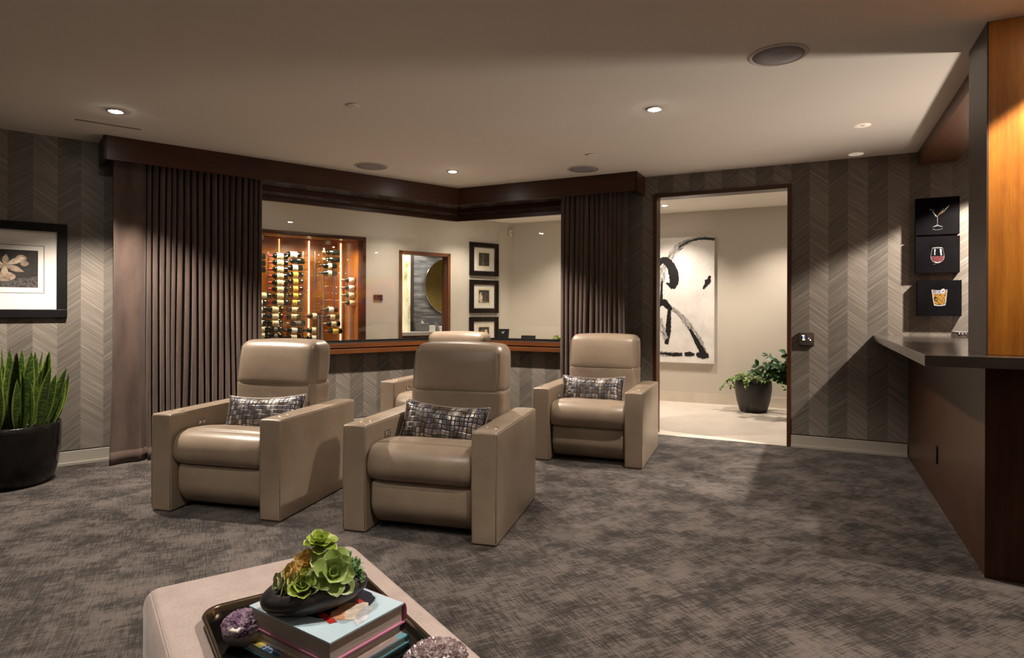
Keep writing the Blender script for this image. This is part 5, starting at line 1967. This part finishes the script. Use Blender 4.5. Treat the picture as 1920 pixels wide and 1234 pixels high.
def onyx():
    m, nt, b = mat('backlit_onyx')
    co = coords(nt)
    f = noise(nt, mapping(nt, co, (2, 2, 1.2)), 3.0, 5, 0.6)
    col = ramp(nt, f, [(0.30, (0.34, 0.26, 0.09)), (0.48, (0.78, 0.70, 0.45)), (0.65, (0.92, 0.87, 0.68))])
    setc(nt, b, col, 0.3)
    nt.links.new(col, b.inputs['Emission Color'])
    b.inputs['Emission Strength'].default_value = 0.42
    return m


t = thing('onyx_panel', 'glowing cream onyx screen seen through the bathroom doorway', 'screen', fpt('W', (s0_ + s1_) / 2, BYB - 0.12), AW)
hw_ = (s1_ - s0_) / 2
MB().box(-hw_, hw_, -0.02, 0.02, 0.0, 2.5).build('lit_panel', onyx(), t)
MB().box(hw_, hw_ + (s2_ - s1_), -0.03, 0.03, 0.0, 2.5).build('edge_post', cc('post_brown', (0.035, 0.022, 0.016), 0.5), t)
# vanity
_, zc = sat(BYB - 0.55, 790, 621)
vs0, _ = sat(BYB - 0.50, 752, 621)
t = thing('bathroom_vanity', 'bathroom vanity with a white counter seen through the bathroom doorway', 'vanity', fpt('W', 1.95, BYB - 0.26), AW)
zc = 0.880
MB().box(-1.25, 1.2, -0.30, 0.105, zc - 0.055, zc).build('counter', cc('white_counter', (0.80, 0.77, 0.72), 0.25, var=0.02), t)
MB().box(-1.20, 1.15, -0.27, 0.105, 0.12, zc - 0.055).build('cabinet', 'walnut', t)


def vitem(name, label, cat, u0, u1, v1, y, m, round_=False, lid=None):
    a0, _ = sat(y, u0, 600)
    a1, _ = sat(y, u1, 600)
    _, zt = sat(y, (u0 + u1) / 2, v1)
    t = thing(name, label, cat, fpt('W', (a0 + a1) / 2, y, zc + 0.0005), AW, 'things on the bathroom counter')
    w_ = a1 - a0
    h_ = max(0.05, zt - zc)
    if round_:
        MB().lathe([(0.0001, 0), (w_ / 2, 0), (w_ / 2, h_ * 0.9), (w_ / 2 * 0.8, h_), (0.0001, h_)], 20).build('body', m, t)
    else:
        MB().rbox(w_, w_ * 0.8, h_, 0.006, (0, 0, h_ / 2), 2).build('body', m, t)
    return t, w_, h_


YV = BYB - 0.28
t, w_, h_ = vitem('tissue_box', 'grey ribbed tissue box with a white tissue on the bathroom counter', 'tissue box', 783, 801, 606.5, YV, cc('tissue_grey', (0.16, 0.16, 0.165), 0.5, var=0.15, vscale=60))
b = MB()
b.add([(-0.03, 0, 0), (0.01, -0.02, 0), (0.035, 0.01, 0), (0.0, 0.025, 0), (-0.012, 0, 0.055), (0.015, 0.004, 0.03)], [(0, 1, 4), (1, 5, 4), (1, 2, 5), (2, 3, 5), (3, 4, 5), (3, 0, 4)])
b.build('tissue', cc('tissue_white', (0.85, 0.84, 0.82), 0.8), t, loc=(0, 0, h_))
vitem('canister', 'plain white box on the bathroom counter right of the tissue box', 'box', 801.5, 813.5, 610, YV, cc('white_box', (0.80, 0.75, 0.68), 0.4))
t, w_, h_ = vitem('soap_dispenser', 'grey soap dispenser with a chrome pump on the bathroom counter', 'soap dispenser', 814.5, 822, 611.5, YV, cc('tissue_grey', (0.16, 0.16, 0.165), 0.5), True)
MB().tube([(0, 0, 0), (0, 0, 0.05), (-0.03, 0, 0.052)], 0.006, 8).build('pump', 'chrome', t, loc=(0, 0, h_))
t, w_, h_ = vitem('soap_dispenser', 'white soap dispenser with a dark pump on the bathroom counter, by the door jamb', 'soap dispenser', 823, 829, 611.5, YV, cc('white_box', (0.80, 0.75, 0.68), 0.4), True)
MB().tube([(0, 0, 0), (0, 0, 0.04), (-0.03, 0, 0.042)], 0.006, 8).build('pump', 'black', t, loc=(0, 0, h_))
t, w_, h_ = vitem('faucet', 'tall chrome faucet at the edge of the bathroom doorway view', 'faucet', 829.3, 831.5, 601, YV + 0.05, 'chrome', True)
MB().tube([(0, 0, 0), (0, -0.04, 0.03), (0, -0.12, 0.01)], 0.010, 8).build('spout', 'chrome', t, loc=(0, 0, h_ - 0.01))
# round mirror
sc0, zc0 = sat(BYB - 0.03, 849, 536)
sc1, _ = sat(BYB - 0.03, 796, 545)
rm = sc0 - sc1
_, zt = sat(BYB - 0.03, 849, 484)
_, zb = sat(BYB - 0.03, 849, 589)
rm = (zt - zb) / 2
t = thing('round_mirror', 'large round mirror with a thin metal rim on the grey bathroom wall', 'mirror', fpt('W', sc1 + rm, BYB, (zt + zb) / 2), AW)
mx = Matrix.Rotation(R(90), 4, 'X')
MB().lathe([(0.0001, 0.025), (rm - 0.012, 0.025), (rm - 0.012, 0.001), (0.0001, 0.001)], 72, 0, mx, False).build('mirror_glass', cc('mirror_silver', (0.62, 0.58, 0.46), 0.03, 1.0, var=0.0), t)
MB().lathe([(rm - 0.012, 0.001), (rm, 0.001), (rm, 0.032), (rm - 0.012, 0.032)], 72, 0, mx, True, True).build('rim', 'chrome', t)

# ------------------------------------------------------------------ wine cabinet
YC0, YC1 = HW + WT, HW + 0.66
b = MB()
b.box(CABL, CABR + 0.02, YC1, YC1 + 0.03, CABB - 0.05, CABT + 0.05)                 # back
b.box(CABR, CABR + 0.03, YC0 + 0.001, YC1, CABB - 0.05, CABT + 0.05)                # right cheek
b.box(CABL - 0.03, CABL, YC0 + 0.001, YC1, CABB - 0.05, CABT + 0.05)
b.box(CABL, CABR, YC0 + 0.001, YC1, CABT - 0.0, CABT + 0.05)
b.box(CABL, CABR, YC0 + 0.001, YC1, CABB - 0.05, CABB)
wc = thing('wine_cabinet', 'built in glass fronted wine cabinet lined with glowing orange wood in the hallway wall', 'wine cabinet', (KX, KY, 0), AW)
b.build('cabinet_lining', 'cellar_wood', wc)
b = MB()
FWd = 0.045
b.box(CABL, CABR + 0.0, HW - 0.014, HW + WT, CABT - FWd, CABT)
b.box(CABR - FWd, CABR, HW - 0.014, HW + WT, CABB, CABT - FWd)
b.box(CABL, CABL + FWd, HW - 0.014, HW + WT, CABB, CABT - FWd)
b.build('door_frame', 'walnut_v', wc)
b = MB()
b.box(CABL + FWd, -0.895, HW + 0.050, HW + 0.060, CABB, CABT - FWd - 0.004)
b.box(-0.889, CABR - FWd, HW + 0.050, HW + 0.060, CABB, CABT - FWd - 0.004)
b.build('glass_door', 'glass', wc)
hs = [sat(HW + 0.03, 486, 444), sat(HW + 0.03, 616, 450)]
for (s_, z_) in hs:
    MB().rbox(0.115 if s_ < -1.5 else 0.060, 0.030, 0.062, 0.004, (s_, HW + 0.055, 2.115), 2).build('hinge', 'steel', wc)
for u in (596.3, 602.6):
    s_, _ = sat(HW + 0.0, u, 610)
    _, zt = sat(HW, u, 592)
    MB().rbox(0.030, 0.030, 0.80, 0.006, (s_, HW + 0.008, zt - 0.40), 2).build('door_handle', 'steel', wc)
b = MB()
for z_ in (1.06, 0.55):
    for u in (596.3, 602.6):
        s_, _ = sat(HW + 0.0, u, 610)
        b.tube([(s_, HW + 0.02, z_), (s_, HW + 0.052, z_)], 0.006, 8)
b.build('handle_standoff', 'chrome', wc)
# LED strips and top louvre
for u, y_ in ((579.2, YC1 - 0.012), (639, YC1 - 0.012), (523.3, YC1 - 0.012)):
    s_, _ = sat(y_, u, 540)
    MB().box(s_ - 0.0055, s_ + 0.0055, y_ - 0.003, y_ + 0.008, CABB + 0.02, CABT - 0.03).build('led_strip', 'led' if u > 530 else 'led_dim', wc)
for s_ in (-2.3, -1.62, -1.1, -0.75):
    spot('cabinet_light', fpt('W', s_, YC0 - 0.03, CABT - 0.07), fpt('W', s_, YC0 + 0.30, 0.9), 34 * G, 150, 0.6, (1, 0.80, 0.56), 0.05)
b = MB()
s_a, _ = sat(YC0 + 0.05, 497, 440)
s_b, _ = sat(YC0 + 0.05, 611, 447)
b.box(s_a, s_b, YC0 + 0.02, YC0 + 0.10, CABT - 0.048, CABT - 0.030, 0)
for k in range(26):
    x = s_a + (s_b - s_a) * (k + 0.5) / 26
    b.box(x - 0.010, x + 0.010, YC0 + 0.016, YC0 + 0.0195, CABT - 0.042, CABT - 0.038, 1)
b.build('air_grille', [cc('grille_gold', (0.55, 0.36, 0.16), 0.4), 'black'], wc)

# racks: uprights with wire pegs
YR = YC0 + 0.20
rack_u = [(488, 560, 652), (503, 475, 652), (539, 475, 652), (520, 475, 652), (568, 475, 652), (590, 474, 652), (607, 468, 652), (627, 470, 652), (645, 470, 652), (664, 470, 652)]
rack_u.sort()
RO = ['first', 'second', 'third', 'fourth', 'fifth', 'sixth', 'seventh', 'eighth', 'ninth', 'tenth']
for k, (u, v0, v1) in enumerate(rack_u):
    s_, zt = sat(YR + 0.05, u, v0)
    t = thing('wine_rack', 'slim metal wine rack post with wire pegs, %s from the left in the cabinet' % RO[k], 'wine rack', fpt('W', s_, YR + 0.05, CABB + 0.0), AW, 'metal wine rack uprights in the cabinet')
    MB().box(-0.008, 0.008, -0.006, 0.006, 0.0, zt - CABB + 0.02).build('upright', 'steel', t)
    b = MB()
    nrow = int((zt - 0.85) / 0.0905)
    for r_ in range(nrow):
        z = zt - CABB - 0.03 - r_ * 0.0905
        for sg in (-1, 1):
            b.tube([(0, -0.004, z), (sg * 0.030, -0.012, z - 0.004), (sg * 0.055, -0.05, z + 0.006)], 0.0022, 5)
    b.build('wire_peg', 'chrome', t)

# bottles
cc('bottle_glass', (0.006, 0.008, 0.006), 0.06, 0, 0.7)
cc('label_cream', (0.80, 0.66, 0.42), 0.6, var=0.08, vscale=40)
cc('label_white', (0.84, 0.80, 0.72), 0.6, var=0.06, vscale=40)
cc('label_yellow', (0.80, 0.55, 0.08), 0.6, var=0.1, vscale=40)
cc('label_grey', (0.20, 0.17, 0.13), 0.6, var=0.1, vscale=40)
cc('capsule_red', (0.42, 0.03, 0.03), 0.35)
cc('capsule_black', (0.012, 0.010, 0.012), 0.3)
cc('capsule_gold', (0.55, 0.38, 0.18), 0.35, 0.4)
cc('capsule_purple', (0.13, 0.07, 0.15), 0.35)
BOT = {}


def bottle_proto(lm, cm, lx0, lx1):
    """lying bottle: axis x, neck to -x, base at +x; origin at the label's centre on the axis."""
    key = (lm, cm, round(lx0, 3), round(lx1, 3))
    if key in BOT:
        return BOT[key], False
    t = thing('wine_bottle', 'bottle', 'bottle', (0, 0, 0), AW, 'wine bottles lying in the cabinet')
    mx = Matrix.Rotation(R(90), 4, 'Y')
    r = 0.038
    prof = [(0.0001, 0.097), (0.026, 0.096), (r - 0.003, 0.094), (r, 0.088), (r, -0.050), (r * 0.90, -0.064), (0.022, -0.080), (0.0145, -0.092), (0.0135, -0.136), (0.0001, -0.137)]
    MB().lathe(prof, 20, 0, mx).build('bottle_body', 'bottle_glass', t)
    if lm:
        MB().lathe([(r + 0.0008, lx1), (r + 0.0008, lx0)], 20, 0, mx, True, False).build('bottle_label', lm, t)
    MB().lathe([(0.0001, -0.1395), (0.0150, -0.139), (0.0150, -0.100), (0.0146, -0.0995)], 14, 0, mx).build('capsule', cm, t)
    BOT[key] = t
    return t, True


rows = []


def addb(u, vs, lm, cm, w=0.075):
    for v in vs:
        rows.append((u, v, lm, cm, w))


addb(483.5, (480, 492.5, 505), 'label_white', 'capsule_black', 0.075)
addb(494, (554.5,), 'label_cream', 'capsule_black', 0.075)
addb(486, (567, 579.7, 592.4, 605), 'label_white', 'capsule_black', 0.08)
addb(491.5, (617, 629, 640.5), 'label_cream', 'capsule_black', 0.06)
addb(525.7, (480, 492.3, 505, 517.6, 530.2, 542.2, 554.8, 567.3), 'label_cream', 'capsule_red', 0.082)
addb(516.5, (580.3, 593.1, 605.8), 'label_cream', 'capsule_red', 0.08)
addb(517, (618, 630.5), 'label_grey', 'capsule_red', 0.04)
addb(551, (477,), 'label_white', 'capsule_purple', 0.09)
addb(558, (489.3,), None, 'capsule_purple', 0.09)
addb(554, (502,), 'label_white', 'capsule_red', 0.065)
addb(554.5, (515, 528, 541.5, 554.5), 'label_yellow', 'capsule_black', 0.065)
addb(552.8, (567.2,), 'label_yellow', 'capsule_black', 0.065)
addb(552.3, (580.5,), 'label_cream', 'capsule_red', 0.07)
addb(551, (593.5,), 'label_cream', 'capsule_red', 0.065)
addb(559, (606.3,), 'label_grey', 'capsule_gold', 0.07)
addb(552.3, (619.5,), 'label_white', 'capsule_black', 0.07)
addb(551.3, (632.5,), 'label_cream', 'capsule_black', 0.07)
addb(590.3, (593,), 'label_cream', 'capsule_red', 0.06)
addb(589.5, (619.5,), 'label_cream', 'capsule_black', 0.065)
addb(589.3, (634,), 'label_white', 'capsule_black', 0.06)
addb(625, (473, 486.6), None, 'capsule_gold', 0.06)
addb(619, (498.5, 512.2), 'label_cream', 'capsule_black', 0.05)
addb(621.3, (581,), 'label_white', 'capsule_black', 0.07)
addb(623.7, (594.4,), 'label_cream', 'capsule_black', 0.07)
addb(626, (607.2,), 'label_cream', 'capsule_gold', 0.07)
addb(629.3, (621,), 'label_yellow', 'capsule_red', 0.08)
addb(659.5, (525.6, 539.8, 553.4), 'label_white', 'capsule_gold', 0.085)
addb(661, (568,), 'label_cream', 'capsule_gold', 0.085)
colname = {483.5: 'far left column', 494: 'far left column', 486: 'far left column', 491.5: 'far left column', 525.7: 'second column from the left', 516.5: 'second column from the left', 517: 'second column from the left',
           551: 'third column', 558: 'third column', 554: 'third column', 554.5: 'third column', 552.8: 'third column', 552.3: 'third column', 559: 'third column', 551.3: 'third column',
           590.3: 'column by the door handles', 589.5: 'column by the door handles', 589.3: 'column by the door handles', 625: 'column right of the door handles', 619: 'column right of the door handles', 621.3: 'column right of the door handles', 623.7: 'column right of the door handles', 626: 'column right of the door handles', 629.3: 'column right of the door handles', 659.5: 'far right column', 661: 'far right column'}
lname = {'label_white': 'white labelled', 'label_cream': 'cream labelled', 'label_yellow': 'yellow labelled', 'label_grey': 'dull grey labelled', None: 'unlabelled dark'}
ordn = ['topmost', 'second', 'third', 'fourth', 'fifth', 'sixth', 'seventh', 'eighth', 'ninth', 'tenth', 'eleventh', 'twelfth', 'thirteenth', 'fourteenth']
bycol = {}
for rw in rows:
    bycol.setdefault(colname[rw[0]], []).append(rw)
for cn, lst in bycol.items():
    lst.sort(key=lambda r: r[1])
    for k, (u, v, lm, cm, w) in enumerate(lst):
        yb = YR - 0.005 + (0.0 if 'second' not in cn and 'handles' not in cn.split('right of')[0] else 0.0)
        s_, z_ = sat(yb - 0.03, u, v)
        pr, fresh = bottle_proto(lm, cm, -w / 2, w / 2)
        loc = fpt('W', s_, yb, z_)
        l = '%s wine bottle, %s from the top, %s' % (lname[lm], ordn[k], cn)
        if k == 0:
            l = '%s wine bottle, topmost, %s' % (lname[lm], cn)
        if fresh:
            o = pr
            o.location = loc
            o['label'] = l
        else:
            dup(pr, loc, AW, l)

# ------------------------------------------------------------------ letter picture behind the bar (only seen reflected in the glass)
t = thing('letter_picture', 'colourful tile picture with pale letters behind the bar, reflected in the window', 'picture', fpt('D', S_RIGHT, -1.0, 1.0), AD)
b = MB().box(-0.03, -0.0005, -1.15, 0.85, 0.0, 1.08, 0)
rnd = random.Random(12)
nx_, nz_ = 10, 6
for i in range(nx_):
    for j in range(nz_):
        y0_, y1_ = -1.13 + 1.96 * i / nx_, -1.13 + 1.96 * (i + 1) / nx_
        z0_, z1_ = 0.02 + 1.04 * j / nz_, 0.02 + 1.04 * (j + 1) / nz_
        b.add([(-0.0305, y0_, z0_), (-0.0305, y1_, z0_), (-0.0305, y1_, z1_), (-0.0305, y0_, z1_)], [(0, 3, 2, 1)], 1 + rnd.randrange(5))


def ring(yc, zc_, ry, rz, w, a0=0, a1=360):
    k = 20
    vs, fs = [], []
    for i in range(k + 1):
        a = R(a0 + (a1 - a0) * i / k)
        vs += [(-0.032, yc + ry * math.cos(a), zc_ + rz * math.sin(a)), (-0.032, yc + (ry - w) * math.cos(a), zc_ + (rz - w) * math.sin(a))]
    for i in range(k):
        fs.append((2 * i, 2 * i + 1, 2 * i + 3, 2 * i + 2))
    b.add(vs, fs, 6)


ring(-0.15, 0.90, 0.06, 0.075, 0.02)
ring(0.02, 0.90, 0.06, 0.075, 0.02, 40, 320)
ring(-0.74, 0.20, 0.06, 0.075, 0.02)
ring(-0.94, 0.90, 0.06, 0.075, 0.02)
b.add([(-0.032, -0.19, 0.64), (-0.032, -0.17, 0.64), (-0.032, -0.17, 0.78), (-0.032, -0.19, 0.78)], [(0, 1, 2, 3)], 6)
b.add([(-0.032, -0.19, 0.64), (-0.032, -0.10, 0.64), (-0.032, -0.10, 0.66), (-0.032, -0.19, 0.66)], [(0, 1, 2, 3)], 6)
b.build('panel', ['black', cc('tile_red', (0.50, 0.05, 0.03), 0.5), cc('tile_orange', (0.75, 0.28, 0.05), 0.5), cc('tile_yellow', (0.75, 0.52, 0.10), 0.5), cc('tile_purple', (0.16, 0.08, 0.16), 0.5), cc('tile_brick', (0.35, 0.09, 0.05), 0.5), 'mat_white'], t)
